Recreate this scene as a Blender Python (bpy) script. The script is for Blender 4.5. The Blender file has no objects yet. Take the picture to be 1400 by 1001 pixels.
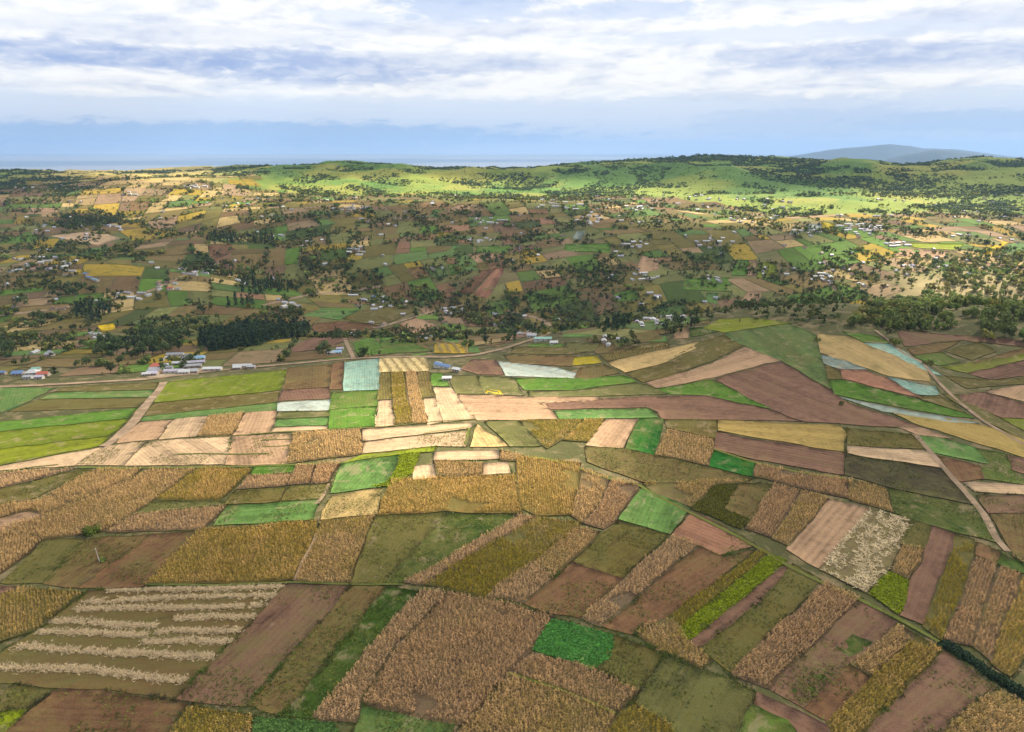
import bpy, math, random
import numpy as np
from mathutils import Vector
from mathutils.geometry import delaunay_2d_cdt

random.seed(7)
RNG = np.random.default_rng(11)
SC = bpy.context.scene
COL = SC.collection

# ------------------------------------------------------------------ camera
CAM_H, FPX, PITCH = 150.0, 946.0, math.radians(17.35)
CW, CH = 700.0, 500.5                       # half size of the photograph
cd = bpy.data.cameras.new('camera')
cam = bpy.data.objects.new('camera', cd)
COL.objects.link(cam)
cam.location = (0, 0, CAM_H)
cam.rotation_euler = (math.radians(90) - PITCH, 0, 0)
cd.sensor_fit = 'HORIZONTAL'
cd.angle = 2 * math.atan(CW / FPX)
cd.clip_start, cd.clip_end = 1.0, 200000.0
SC.camera = cam

# ------------------------------------------------------------------ light
SUN_AZ, SUN_EL = math.radians(48), math.radians(40)      # azimuth from +Y towards +X
SUN_DIR = Vector((math.sin(SUN_AZ) * math.cos(SUN_EL), math.cos(SUN_AZ) * math.cos(SUN_EL), math.sin(SUN_EL)))
sl = bpy.data.lights.new('sun', 'SUN')
sl.energy, sl.angle, sl.color = 5.0, math.radians(0.9), (1.0, 0.90, 0.72)
so = bpy.data.objects.new('sun', sl)
COL.objects.link(so)
so.location = (500, 500, 2500)
so.rotation_euler = SUN_DIR.to_track_quat('Z', 'Y').to_euler()

SC.view_settings.view_transform = 'Standard'
SC.view_settings.look = 'None'
SC.view_settings.gamma = 1.0
SC.view_settings.exposure = 1.27
SC.render.engine = 'CYCLES'
SC.cycles.use_denoising = True
SC.cycles.max_bounces = 5
SC.cycles.diffuse_bounces = 2
SC.cycles.glossy_bounces = 1
SC.cycles.transmission_bounces = 2
SC.cycles.transparent_max_bounces = 8
SC.cycles.volume_bounces = 1
SC.cycles.use_adaptive_sampling = True
SC.cycles.adaptive_threshold = 0.02


class NT:
    """small helper for node graphs"""
    def __init__(s, tree):
        s.t = tree
        tree.nodes.clear()
    def n(s, kind, **kw):
        nd = s.t.nodes.new(kind)
        for k, v in kw.items():
            setattr(nd, k, v)
        return nd
    def set(s, sock, v):
        if hasattr(v, 'node'):
            s.t.links.new(v, sock)
        elif v is not None:
            sock.default_value = v
    def math(s, op, a, b=None, c=None, clamp=False):
        nd = s.n('ShaderNodeMath', operation=op, use_clamp=clamp)
        for i, v in enumerate((a, b, c)):
            s.set(nd.inputs[i], v)
        return nd.outputs[0]
    def smooth(s, v, lo, hi, a=0.0, b=1.0):
        nd = s.n('ShaderNodeMapRange', interpolation_type='SMOOTHSTEP')
        for i, q in enumerate((v, lo, hi, a, b)):
            s.set(nd.inputs[i], q)
        return nd.outputs[0]
    def mix(s, f, a, b, blend='MIX'):
        nd = s.n('ShaderNodeMix', data_type='RGBA', blend_type=blend)
        s.set(nd.inputs[0], f)
        for i, v in ((6, a), (7, b)):
            if isinstance(v, tuple) and len(v) == 3:
                v = v + (1.0,)
            s.set(nd.inputs[i], v)
        return nd.outputs[2]
    def noise(s, vec, scale, detail=4, rough=0.55, dist=0.0):
        nd = s.n('ShaderNodeTexNoise')
        s.set(nd.inputs['Vector'], vec)
        nd.inputs['Scale'].default_value = scale
        nd.inputs['Detail'].default_value = detail
        nd.inputs['Roughness'].default_value = rough
        nd.inputs['Distortion'].default_value = dist
        return nd.outputs['Fac']
    def mapv(s, vec, scale=(1, 1, 1), loc=(0, 0, 0), rot=(0, 0, 0)):
        nd = s.n('ShaderNodeMapping')
        s.set(nd.inputs[0], vec)
        nd.inputs[1].default_value = loc
        nd.inputs[2].default_value = rot
        nd.inputs[3].default_value = scale
        return nd.outputs[0]
    def comb(s, x, y, z=0.0):
        nd = s.n('ShaderNodeCombineXYZ')
        for i, v in enumerate((x, y, z)):
            s.set(nd.inputs[i], v)
        return nd.outputs[0]


# ------------------------------------------------------------------ sky
def build_world():
    w = bpy.data.worlds.new('World')
    SC.world = w
    w.use_nodes = True
    g = NT(w.node_tree)
    out = g.n('ShaderNodeOutputWorld')
    sky = g.n('ShaderNodeTexSky', sky_type='NISHITA', sun_disc=False)
    sky.sun_elevation, sky.sun_rotation = SUN_EL, SUN_AZ
    sky.altitude, sky.air_density, sky.dust_density, sky.ozone_density = 2000, 1.0, 0.6, 1.5
    bg_sky = g.n('ShaderNodeBackground')
    g.set(bg_sky.inputs[0], sky.outputs[0])
    bg_sky.inputs[1].default_value = 0.06
    tc = g.n('ShaderNodeTexCoord')
    sp = g.n('ShaderNodeSeparateXYZ')
    g.set(sp.inputs[0], tc.outputs['Generated'])
    x, y, z = sp.outputs
    zc = g.math('MAXIMUM', z, 0.0)
    zz = g.math('ADD', zc, 0.028)
    P = g.comb(g.math('DIVIDE', x, zz), g.math('DIVIDE', y, zz), 0.0)
    el = g.math('MULTIPLY', g.math('ARCSINE', z), 57.2958)
    az = g.math('MULTIPLY', g.math('ARCTAN2', x, y), 57.2958)
    def feature(px, py, rx, ry, rot=0.0):
        """bearing and height above the horizon of a bank of cloud, with its size in degrees"""
        e = math.degrees(PITCH + math.atan((py - CH) / FPX))
        v = CH - py
        a = math.degrees(math.atan2(px - CW, FPX * math.cos(PITCH) + v * math.sin(PITCH)))
        return a, -e, rx / 17.5, ry / 17.5, rot
    # billowing structure, flattened by perspective near the horizon
    W = g.comb(g.math('MULTIPLY', az, 0.15), g.math('MULTIPLY', el, 0.36), 0.0)
    n1 = g.noise(g.mapv(W, (1, 1, 1), (3.1, 1.7, 0)), 1.0, 9, 0.60, 0.5)
    n2 = g.noise(g.mapv(W, (0.7, 1.5, 1), (7.7, 5.2, 2.0)), 1.3, 8, 0.60, 0.4)
    n3 = g.noise(g.mapv(W, (1.6, 2.2, 1), (0.3, 9.2, 5.0)), 2.0, 10, 0.64, 0.6)
    AE = g.comb(g.math('MULTIPLY', az, 0.05), g.math('MULTIPLY', el, 0.75), 0.0)
    s1 = g.noise(AE, 1.25, 7, 0.6, 0.3)          # long flat streaks
    fuzz = g.math('ADD', g.math('MULTIPLY', g.math('SUBTRACT', n3, 0.5), 2.2), g.math('MULTIPLY', g.math('SUBTRACT', s1, 0.5), 1.0))
    bil = g.math('MULTIPLY', g.math('ABSOLUTE', g.math('SUBTRACT', g.noise(g.mapv(W, (1.0, 1.5, 1), (5.3, 2.2, 1.0)), 1.5, 9, 0.62, 0.15), 0.5)), 2.0)
    def bank(lst, soft=0.55):
        tot = None
        for px, py, rx, ry, rot, amt in lst:
            a, e, ra, re_, _ = feature(px, py, rx, ry)
            da = g.math('SUBTRACT', az, a)
            de = g.math('SUBTRACT', g.math('SUBTRACT', el, e), g.math('MULTIPLY', da, rot))
            d = g.math('SQRT', g.math('ADD', g.math('POWER', g.math('DIVIDE', da, ra), 2.0), g.math('POWER', g.math('DIVIDE', de, re_), 2.0)))
            k = g.smooth(g.math('ADD', d, fuzz), 1.0 - soft, 1.0 + soft, amt, 0.0)
            tot = k if tot is None else g.math('MAXIMUM', tot, k)
        return tot
    # blue air between and below the clouds
    air = g.mix(g.smooth(el, 0.0, 4.5), (0.62, 0.71, 0.88), (0.76, 0.83, 0.95))
    air = g.mix(g.smooth(el, 7.0, 12.0), air, (0.33, 0.50, 0.86))
    veil = g.math('MULTIPLY', g.smooth(s1, 0.46, 0.64), g.smooth(el, 0.2, 2.6, 0.75, 0.25))
    air = g.mix(veil, air, (0.60, 0.70, 0.90))
    # far banks of rain, low over the plain
    rain = bank([(330, 186, 430, 16, 0, .85), (1330, 172, 150, 12, 0, .5), (1130, 170, 150, 20, 0, .3)], .35)
    air = g.mix(rain, air, (0.36, 0.53, 0.82))
    air = g.mix(bank([(130, 213, 330, 5, 0, .7), (480, 217, 260, 6, 0, .6), (740, 208, 140, 9, 0, .8)], .5), air, (0.80, 0.85, 0.95))
    # cloud cover
    low = g.smooth(g.math('ADD', el, g.math('ADD', g.math('MULTIPLY', g.math('SUBTRACT', s1, 0.5), 2.2), g.math('MULTIPLY', g.math('SUBTRACT', n3, 0.5), 1.6))), 3.3, 4.3)
    gaps = bank([(640, 10, 110, 18, 0, .7), (480, 30, 60, 10, 0, .4), (860, 16, 90, 12, 0, .6), (1060, 56, 240, 9, -.01, .65), (1150, 10, 150, 10, 0, .3)], .4)
    cover = g.math('MULTIPLY', low, g.math('SUBTRACT', 1.0, gaps), clamp=True)
    cover = g.math('MULTIPLY', cover, g.smooth(n1, 0.25, 0.45, 0.72, 1.0))
    # shaded undersides
    shade = bank([(190, 92, 330, 13, -.02, 1.0), (430, 96, 150, 22, .0, .9), (610, 84, 170, 12, 0, .5), (230, 60, 190, 12, 0, .35), (1230, 92, 230, 16, -.03, .7), (1310, 160, 170, 18, 0, .85),
                  (1000, 142, 190, 9, 0, .6), (1330, 52, 130, 14, 0, .5), (640, 40, 180, 10, 0, .35), (740, 148, 200, 10, 0, .3)], .38)
    shade = g.math('MAXIMUM', shade, g.math('MULTIPLY', g.smooth(n2, 0.50, 0.70), 0.45))
    shade = g.math('MULTIPLY', shade, g.smooth(n3, 0.28, 0.60, 0.55, 1.0))
    def emboss(scale, loc, dx, dy, det):
        v0 = g.noise(g.mapv(W, scale, loc), 1.5, det, 0.58, 0.2)
        v1 = g.noise(g.mapv(W, scale, (loc[0] + dx, loc[1] + dy, loc[2])), 1.5, det, 0.58, 0.2)
        return g.math('SUBTRACT', v0, v1)
    em = g.math('ADD', g.math('MULTIPLY', emboss((0.75, 0.85, 1), (2.0, 4.0, 0), -.06, .16, 3), 1.1), g.math('MULTIPLY', emboss((1.7, 1.6, 1), (8.0, 1.0, 3.0), -.06, .13, 6), .32))
    em = g.math('ADD', em, g.math('MULTIPLY', g.math('SUBTRACT', n1, 0.5), .35))
    white = g.mix(g.smooth(em, -0.36, 0.06), (0.66, 0.72, 0.86), (1.02, 1.015, 1.0))
    shade = g.math('MULTIPLY', shade, g.smooth(em, -0.15, 0.28, 1.0, 0.62))
    cloud = g.mix(shade, white, (0.36, 0.48, 0.76))
    bg_c = g.n('ShaderNodeBackground')
    g.set(bg_c.inputs[0], g.mix(cover, air, cloud))
    bg_c.inputs[1].default_value = 0.455
    # the Nishita sky fills the open sky above; the clouds and hazy air lie over it
    fac = g.math('MAXIMUM', g.smooth(el, 12.0, 24.0, 1.0, 0.0), g.math('MULTIPLY', cover, 0.6))
    mx = g.n('ShaderNodeMixShader')
    g.set(mx.inputs[0], fac)
    g.set(mx.inputs[1], bg_sky.outputs[0])
    g.set(mx.inputs[2], bg_c.outputs[0])
    g.set(out.inputs[0], mx.outputs[0])
build_world()


# ------------------------------------------------------------------ noise and terrain
def _hash(i, j, seed):
    a = (i.astype(np.int64) * 374761393 + j.astype(np.int64) * 668265263 + seed * 982451653) & 0xffffffff
    a = ((a ^ (a >> 13)) * 1274126177) & 0xffffffff
    a = a ^ (a >> 16)
    return (a & 0xffff) / 65535.0

def vnoise(x, y, seed=0):
    x = np.asarray(x, float); y = np.asarray(y, float)
    i = np.floor(x); j = np.floor(y)
    fx = x - i; fy = y - j
    fx = fx * fx * (3 - 2 * fx); fy = fy * fy * (3 - 2 * fy)
    a = _hash(i, j, seed); b = _hash(i + 1, j, seed); c = _hash(i, j + 1, seed); d = _hash(i + 1, j + 1, seed)
    return (a * (1 - fx) + b * fx) * (1 - fy) + (c * (1 - fx) + d * fx) * fy

def fbm(x, y, scale, seed=0, octv=4, gain=0.5):
    x = np.asarray(x, float) / scale; y = np.asarray(y, float) / scale
    s, a, t = 0.0, 1.0, 0.0
    for o in range(octv):
        s = s + a * vnoise(x * 2 ** o + 17.3 * o, y * 2 ** o - 9.1 * o, seed + o)
        t += a; a *= gain
    return s / t

def sstep(a, b, x):
    t = np.clip((np.asarray(x, float) - a) / (b - a), 0, 1)
    return t * t * (3 - 2 * t)

def herm(xs, ys, x):
    xs = np.array(xs, float); ys = np.array(ys, float); x = np.clip(np.asarray(x, float), xs[0], xs[-1])
    h = np.diff(xs); d = np.diff(ys) / h
    m = np.zeros_like(xs)
    m[0], m[-1] = d[0], d[-1]
    for k in range(1, len(xs) - 1):
        m[k] = 0 if d[k - 1] * d[k] <= 0 else 2 * d[k - 1] * d[k] / (d[k - 1] + d[k])
    k = np.clip(np.searchsorted(xs, x) - 1, 0, len(xs) - 2)
    t = (x - xs[k]) / h[k]
    return ((1 + 2 * t) * (1 - t) ** 2 * ys[k] + t * (1 - t) ** 2 * h[k] * m[k]
            + t * t * (3 - 2 * t) * ys[k + 1] + t * t * (t - 1) * h[k] * m[k + 1])

PY = [-400, 60, 250, 320, 400, 500, 600, 700, 800, 890, 970, 1100, 1250, 1400, 1550, 1700, 1850, 2050]
PZ = [2, 1, 0, -1, -10, -22, -34, -46, -58, -66, -65, -50, -32, -13, 5, 19, 29, 36]
CREST = [(-300, 240), (0, 240), (100, 240), (200, 237), (300, 234), (400, 229), (470, 230), (550, 233), (650, 235), (720, 236),
         (800, 230), (850, 224), (950, 219), (1060, 220), (1150, 226), (1230, 231), (1290, 227), (1340, 221), (1400, 224), (1700, 226)]
CU = [(a - CW) / 983.0 for a, b in CREST]
CZ = [CAM_H - 2850 * math.tan(PITCH + math.atan((b - CH) / FPX)) for a, b in CREST]

def gauss(x, y, cx, cy, sx, sy, rot=0.0):
    c, s = math.cos(rot), math.sin(rot)
    a = (x - cx) * c + (y - cy) * s; b = -(x - cx) * s + (y - cy) * c
    return np.exp(-0.5 * ((a / sx) ** 2 + (b / sy) ** 2))

def terrain_raw(x, y):
    x = np.asarray(x, float); y = np.asarray(y, float)
    u = x / np.maximum(y, 200.0)
    base = herm(PY, PZ, np.minimum(y, 2050))
    crest = np.interp(u, CU, CZ)
    t = sstep(2080, 2900, y)
    z = base * (1 - t) + crest * t
    back = sstep(2980, 8500, y)
    z = z * (1 - back) - (520 - 400 * sstep(11000, 44000, y)) * back
    # the rounded field hill to the right, the dome of the middle fields
    z = z + 46 * gauss(x, y, 250, 575, 185, 125, 0.05) + 30 * gauss(x, y, 560, 640, 190, 150) - 9 * gauss(x, y, 330, 520, 24, 120, -0.25)
    z = z + 6 * gauss(x, y, -20, 335, 110, 70)
    # spurs and shoulders below the far ridge
    z = z + 46 * gauss(x, y, 595, 2290, 205, 130, -0.15) + 42 * gauss(x, y, -930, 2020, 400, 165, 0.55) + 26 * gauss(x, y, -670, 2480, 200, 160)
    z = z + 20 * gauss(x, y, 80, 2500, 220, 135) + 58 * gauss(x, y, 1680, 2250, 360, 230, -0.3) + 30 * gauss(x, y, 1140, 2430, 125, 175) + 24 * gauss(x, y, -290, 2450, 130, 150)
    z = z - 20 * gauss(x, y, 180, 905, 400, 60, 0.10) - 28 * gauss(x, y, -300, 1120, 300, 60, -0.35) - 12 * gauss(x, y, 130, 1200, 130, 100)
    z = z - 27 * gauss(x, y, -600, 1430, 320, 70, -0.5) + 22 * gauss(x, y, -380, 1290, 260, 90, -0.35) + 18 * gauss(x, y, -760, 1080, 220, 110, 0.3) + 20 * gauss(x, y, 420, 1340, 320, 110, 0.15) + 22 * gauss(x, y, 60, 1640, 260, 90, -0.3)
    w = sstep(640, 1000, y) * (1 - sstep(5000, 8000, y))
    z = z + w * 22 * (fbm(x, y, 270, 3, 3) - 0.5) + w * 3.5 * (fbm(x, y, 70, 5, 2) - 0.5)
    wh = sstep(1950, 2350, y) * (1 - sstep(5000, 8000, y))
    z = z + wh * (52 * (np.abs(fbm(x, y, 330, 8, 4) - 0.5) * -2 + 0.35) + 4 * (fbm(x, y, 80, 9, 3) - 0.5)) * (1 - .75 * np.exp(-((y - 2900) / 140) ** 2))
    z = z + 0.5 * (fbm(x, y, 45, 21, 3) - 0.5) * sstep(80, 160, y)
    return z

_ys = list(np.arange(-300, 90, 12.0)) + list(np.arange(90, 640, 3.0))
while _ys[-1] < 8000: _ys.append(_ys[-1] + max(3.0, _ys[-1] * 0.0055))
while _ys[-1] < 44000: _ys.append(_ys[-1] * 1.06)
GY = np.array(_ys)
GU = np.linspace(-1.25, 1.25, 421)
_gx = GU[None, :] * (GY[:, None] + 400)
_gy = np.repeat(GY[:, None], len(GU), 1)
GZ = terrain_raw(_gx, _gy)

def ter(x, y):
    x = np.asarray(x, float); y = np.asarray(y, float)
    fi = np.interp(y, GY, np.arange(len(GY)))
    i = np.clip(fi.astype(int), 0, len(GY) - 2); a = fi - i
    fj = np.clip((x / (y + 400) - GU[0]) / (GU[1] - GU[0]), 0, len(GU) - 1.001)
    j = fj.astype(int); b = fj - j
    return (GZ[i, j] * (1 - b) + GZ[i, j + 1] * b) * (1 - a) + (GZ[i + 1, j] * (1 - b) + GZ[i + 1, j + 1] * b) * a

_MY = np.concatenate([np.arange(70, 700, 2.0), np.geomspace(700, 9000, 900)])

def pick(px, py):
    """the ground point under a point of the photograph"""
    px = np.atleast_1d(np.asarray(px, float)); py = np.atleast_1d(np.asarray(py, float))
    v = CH - py
    dy = FPX * math.cos(PITCH) + v * math.sin(PITCH)
    u = (px - CW) / dy
    w = (-FPX * math.sin(PITCH) + v * math.cos(PITCH)) / dy
    X = u[:, None] * _MY[None, :]; Y = np.repeat(_MY[None, :], len(px), 0)
    below = CAM_H + w[:, None] * Y < ter(X, Y)
    k = np.argmax(below, 1)
    hit = below.any(1)
    lo = _MY[np.maximum(k - 1, 0)]; hi = _MY[k]
    for _ in range(14):
        m = 0.5 * (lo + hi)
        b = CAM_H + w * m < ter(u * m, m)
        hi = np.where(b, m, hi); lo = np.where(b, lo, m)
    yy = np.where(hit, hi, 9000.0)
    return np.stack([u * yy, yy, ter(u * yy, yy)], 1), hit

def proj(x, y, z):
    """photograph position of a world point"""
    f = y * math.cos(PITCH) - (z - CAM_H) * math.sin(PITCH)
    up = y * math.sin(PITCH) + (z - CAM_H) * math.cos(PITCH)
    f = np.maximum(f, 1e-3)
    return CW + FPX * x / f, CH - FPX * up / f

def inpoly(x, y, poly):
    x = np.asarray(x, float); y = np.asarray(y, float)
    r = np.zeros(x.shape, bool)
    n = len(poly)
    for i in range(n):
        x1, y1 = poly[i][0], poly[i][1]; x2, y2 = poly[(i + 1) % n][0], poly[(i + 1) % n][1]
        if y1 == y2: continue
        c = ((y1 > y) != (y2 > y)) & (x < (x2 - x1) * (y - y1) / (y2 - y1) + x1)
        r ^= c
    return r

def P2(s):
    return [tuple(float(q) for q in p.split(',')) for p in s.split()]


# ------------------------------------------------------------------ mesh helpers
def mesh_np(name, verts, faces, col=None, uv=None, smooth=False, attr='tint'):
    verts = np.asarray(verts, np.float32); faces = np.asarray(faces, np.int32)
    me = bpy.data.meshes.new(name)
    n, k = faces.shape
    me.vertices.add(len(verts)); me.vertices.foreach_set('co', verts.ravel())
    me.loops.add(n * k); me.loops.foreach_set('vertex_index', faces.ravel())
    me.polygons.add(n)
    me.polygons.foreach_set('loop_start', np.arange(0, n * k, k, dtype=np.int32))
    me.polygons.foreach_set('use_smooth', np.full(n, smooth))
    if col is not None:
        a = me.color_attributes.new(attr, 'FLOAT_COLOR', 'POINT')
        c = np.ones((len(verts), 4), np.float32); c[:, :3] = col
        a.data.foreach_set('color', c.ravel())
    if uv is not None:
        l = me.uv_layers.new(name='rows')
        l.data.foreach_set('uv', np.asarray(uv, np.float32)[faces.ravel()].ravel())
    me.update(calc_edges=True)
    me.validate()
    return me

def add(name, me, mat=None, parent=None, loc=None, color=None):
    o = bpy.data.objects.new(name, me)
    COL.objects.link(o)
    if mat is not None and me is not None and not me.materials: me.materials.append(mat)
    if parent is not None: o.parent = parent
    if loc is not None: o.location = loc
    if color is not None: o.color = color
    return o

def tag(o, label=None, cat=None, group=None, kind=None):
    if label: o['label'] = label
    if cat: o['category'] = cat
    if group: o['group'] = group
    if kind: o['kind'] = kind
    return o

def scatter(protos, loc, scale, rot, tint, which, lean=None):
    """many copies of small meshes written into one mesh; protos = [(verts, quads, shade)]"""
    VV, FF, CC = [], [], []
    base = 0
    for p, (pv, pf, ps) in enumerate(protos):
        m = which == p
        n = int(m.sum())
        if n == 0: continue
        L, S, R, T = loc[m], scale[m], rot[m], tint[m]
        if S.ndim == 1: S = np.stack([S, S, S], 1)
        c, s = np.cos(R)[:, None], np.sin(R)[:, None]
        x = pv[None, :, 0] * S[:, 0:1]; y = pv[None, :, 1] * S[:, 1:2]; z = pv[None, :, 2] * S[:, 2:3]
        if lean is not None:
            x = x + z * lean[m][:, 0:1]; y = y + z * lean[m][:, 1:2]
        v = np.stack([x * c - y * s + L[:, 0:1], x * s + y * c + L[:, 1:2], z + L[:, 2:3]], 2).reshape(-1, 3)
        f = (pf[None] + (np.arange(n) * len(pv))[:, None, None]).reshape(-1, pf.shape[1]) + base
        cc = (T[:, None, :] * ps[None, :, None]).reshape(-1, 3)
        VV.append(v); FF.append(f); CC.append(cc); base += len(v)
    return np.concatenate(VV), np.concatenate(FF), np.concatenate(CC)


# ------------------------------------------------------------------ materials
def bsdf(g, color, rough=0.9, normal=None, spec=0.2, sheen=None, translucent=None):
    out = g.n('ShaderNodeOutputMaterial')
    b = g.n('ShaderNodeBsdfPrincipled')
    g.set(b.inputs['Base Color'], color)
    b.inputs['Roughness'].default_value = rough
    b.inputs['Specular IOR Level'].default_value = spec
    if normal is not None: g.set(b.inputs['Normal'], normal)
    sh = b.outputs[0]
    if translucent:
        t = g.n('ShaderNodeBsdfTranslucent')
        g.set(t.inputs[0], color)
        m = g.n('ShaderNodeMixShader'); m.inputs[0].default_value = translucent
        g.set(m.inputs[1], sh); g.set(m.inputs[2], t.outputs[0])
        sh = m.outputs[0]
    g.set(out.inputs[0], sh)
    return b

def new_mat(name):
    m = bpy.data.materials.new(name); m.use_nodes = True
    return m, NT(m.node_tree)

def bump(g, h, dist, strength=1.0):
    b = g.n('ShaderNodeBump'); b.inputs['Strength'].default_value = strength; b.inputs['Distance'].default_value = dist
    g.set(b.inputs['Height'], h)
    return b.outputs[0]

def pos(g):
    return g.n('ShaderNodeNewGeometry').outputs['Position']

def scalec(g, col, f):
    return g.mix(1.0, col, g.comb(f, f, f), 'MULTIPLY')

def mat_field(name, furrow=0.0, period=2.2, patch=0.35, grain=0.35, streak=0.25, bumpd=0.15, soilthru=(.62, .35)):
    """soil or low crop: the object's colour with weeds (object alpha), furrows along the rows, streaks and grain"""
    m, g = new_mat(name)
    oi = g.n('ShaderNodeObjectInfo')
    p = pos(g)
    uvn = g.n('ShaderNodeUVMap', uv_map='rows').outputs[0]
    sp = g.n('ShaderNodeSeparateXYZ'); g.set(sp.inputs[0], uvn)
    off = g.math('MULTIPLY', oi.outputs['Random'], 37.0)
    uvo = g.comb(g.math('ADD', sp.outputs[0], off), g.math('ADD', sp.outputs[1], off), 0)
    big = g.noise(p, 0.035, 4, 0.6, 0.4)
    mid = g.noise(p, 0.28, 4, 0.65)
    fine = g.noise(p, 1.7, 3, 0.7)
    st = g.noise(g.mapv(uvo, (0.02, 0.45, 1)), 1.0, 4, 0.6)
    bandn = g.noise(g.mapv(uvo, (0.004, 0.10, 1)), 1.0, 2, 0.5)
    wv = g.math('SINE', g.math('ADD', g.math('MULTIPLY', sp.outputs[1], 6.2832 / period), g.math('MULTIPLY', st, 5.0)))
    f = g.math('ADD', 1.0, g.math('MULTIPLY', g.math('SUBTRACT', big, 0.5), patch * 2))
    f = g.math('ADD', f, g.math('MULTIPLY', g.math('SUBTRACT', mid, 0.5), grain * 1.6))
    f = g.math('ADD', f, g.math('MULTIPLY', g.math('SUBTRACT', fine, 0.5), grain))
    f = g.math('ADD', f, g.math('MULTIPLY', g.math('SUBTRACT', st, 0.5), streak * 2))
    f = g.math('ADD', f, g.math('MULTIPLY', g.math('SUBTRACT', bandn, 0.5), streak * 2.2))
    f = g.math('ADD', f, g.math('MULTIPLY', wv, furrow * 0.5))
    wnn = g.n('ShaderNodeTexWhiteNoise', noise_dimensions='1D')
    g.set(wnn.inputs['W'], g.math('FLOOR', g.math('ADD', g.math('DIVIDE', g.math('ADD', sp.outputs[1], g.math('MULTIPLY', st, 1.6)), 7.5), off)))
    f = g.math('ADD', f, g.math('MULTIPLY', g.math('SUBTRACT', wnn.outputs['Value'], 0.5), 0.22))
    blot = g.smooth(g.noise(p, 0.075, 5, 0.7, 0.8), 0.54, 0.70, 0.0, 0.26)
    f = g.math('SUBTRACT', f, blot)
    seam = g.smooth(g.math('ABSOLUTE', g.math('SUBTRACT', g.math('FRACT', g.math('ADD', g.math('DIVIDE', g.math('ADD', sp.outputs[1], g.math('MULTIPLY', st, 2.0)), 12.0), off)), 0.5)), 0.455, 0.49, 0.0, 0.22)
    f = g.math('SUBTRACT', f, g.math('MULTIPLY', seam, g.smooth(mid, 0.4, 0.6)))
    f = g.math('MAXIMUM', f, 0.25)
    col = scalec(g, oi.outputs['Color'], f)
    wn = g.math('ADD', g.math('MULTIPLY', big, 0.5), g.math('ADD', g.math('MULTIPLY', mid, 0.3), g.math('MULTIPLY', st, 0.2)))
    wf = g.smooth(g.math('ADD', wn, g.math('MULTIPLY', oi.outputs['Alpha'], 0.27)), 0.52, 0.74)
    wf = g.math('MULTIPLY', wf, 0.8)
    weed = g.mix(fine, (0.070, 0.070, 0.020), (0.150, 0.132, 0.040))
    col = g.mix(wf, col, weed)
    bare = g.smooth(g.noise(p, 0.11, 5, 0.7, 0.6), soilthru[0], soilthru[0] + .12, 0.0, soilthru[1])
    col = g.mix(bare, col, (0.33, 0.24, 0.15))
    h = g.math('ADD', g.math('MULTIPLY', wv, furrow), g.math('ADD', fine, g.math('MULTIPLY', mid, 1.5)))
    bsdf(g, col, 0.95, bump(g, h, bumpd), 0.1)
    return m

def mat_tint(name, rough=0.85, translucent=None, jitter=0.25, scale=0.6):
    m, g = new_mat(name)
    a = g.n('ShaderNodeVertexColor', layer_name='tint').outputs[0]
    n = g.noise(pos(g), scale, 3, 0.6)
    f = g.math('ADD', 1.0 - jitter, g.math('MULTIPLY', n, jitter * 2))
    bsdf(g, scalec(g, a, f), rough, None, 0.15, translucent=translucent)
    return m

def mat_far_field():
    m, g = new_mat('distant_plots')
    a = g.n('ShaderNodeVertexColor', layer_name='tint').outputs[0]
    p = pos(g)
    n1 = g.noise(p, 0.02, 4, 0.6, 0.5); n2 = g.noise(p, 0.16, 4, 0.7)
    uvn = g.n('ShaderNodeUVMap', uv_map='rows').outputs[0]
    st = g.noise(g.mapv(uvn, (0.012, 0.22, 1)), 1.0, 3, 0.6)
    f = g.math('ADD', 0.15, g.math('ADD', g.math('MULTIPLY', n1, 0.6), g.math('ADD', g.math('MULTIPLY', n2, 0.65), g.math('MULTIPLY', st, 0.6))))
    col = scalec(g, a, f)
    col = g.mix(g.smooth(g.noise(p, 0.045, 4, 0.65, 0.5), 0.54, 0.68, 0, 0.6), col, (0.07, 0.085, 0.025))
    bsdf(g, col, 0.95, None, 0.1)
    return m

def mat_ground():
    m, g = new_mat('ground_cover')
    a = g.n('ShaderNodeVertexColor', layer_name='tint').outputs[0]
    p = pos(g)
    n1 = g.noise(p, 0.03, 5, 0.65, 0.4); n2 = g.noise(p, 0.5, 4, 0.7); n3 = g.noise(p, 0.006, 4, 0.6)
    f = g.math('ADD', 0.1, g.math('ADD', g.math('MULTIPLY', n1, 0.85), g.math('ADD', g.math('MULTIPLY', n2, 0.6), g.math('MULTIPLY', n3, 0.35))))
    col = scalec(g, a, f)
    sy = g.n('ShaderNodeSeparateXYZ'); g.set(sy.inputs[0], p)
    nearf = g.smooth(sy.outputs[1], 600, 900, 1, 0)
    dry = g.smooth(g.noise(p, 0.09, 5, 0.7, 0.5), 0.48, 0.62, 0, 0.85)
    col = g.mix(g.math('MULTIPLY', nearf, dry), col, (0.21, 0.16, 0.085))
    bsdf(g, col, 0.95, bump(g, g.math('ADD', n2, n1), 0.3), 0.1)
    return m

def mat_road():
    m, g = new_mat('dirt_track')
    p = pos(g)
    n1 = g.noise(p, 0.12, 4, 0.6); n2 = g.noise(p, 1.2, 3, 0.7)
    c = g.mix(g.smooth(n1, 0.35, 0.65), (0.35, 0.25, 0.165), (0.22, 0.155, 0.10))
    c = g.mix(g.smooth(n2, 0.55, 0.75, 0, 0.5), c, (0.16, 0.15, 0.06))
    bsdf(g, c, 0.95, bump(g, n2, 0.1), 0.1)
    return m

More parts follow.
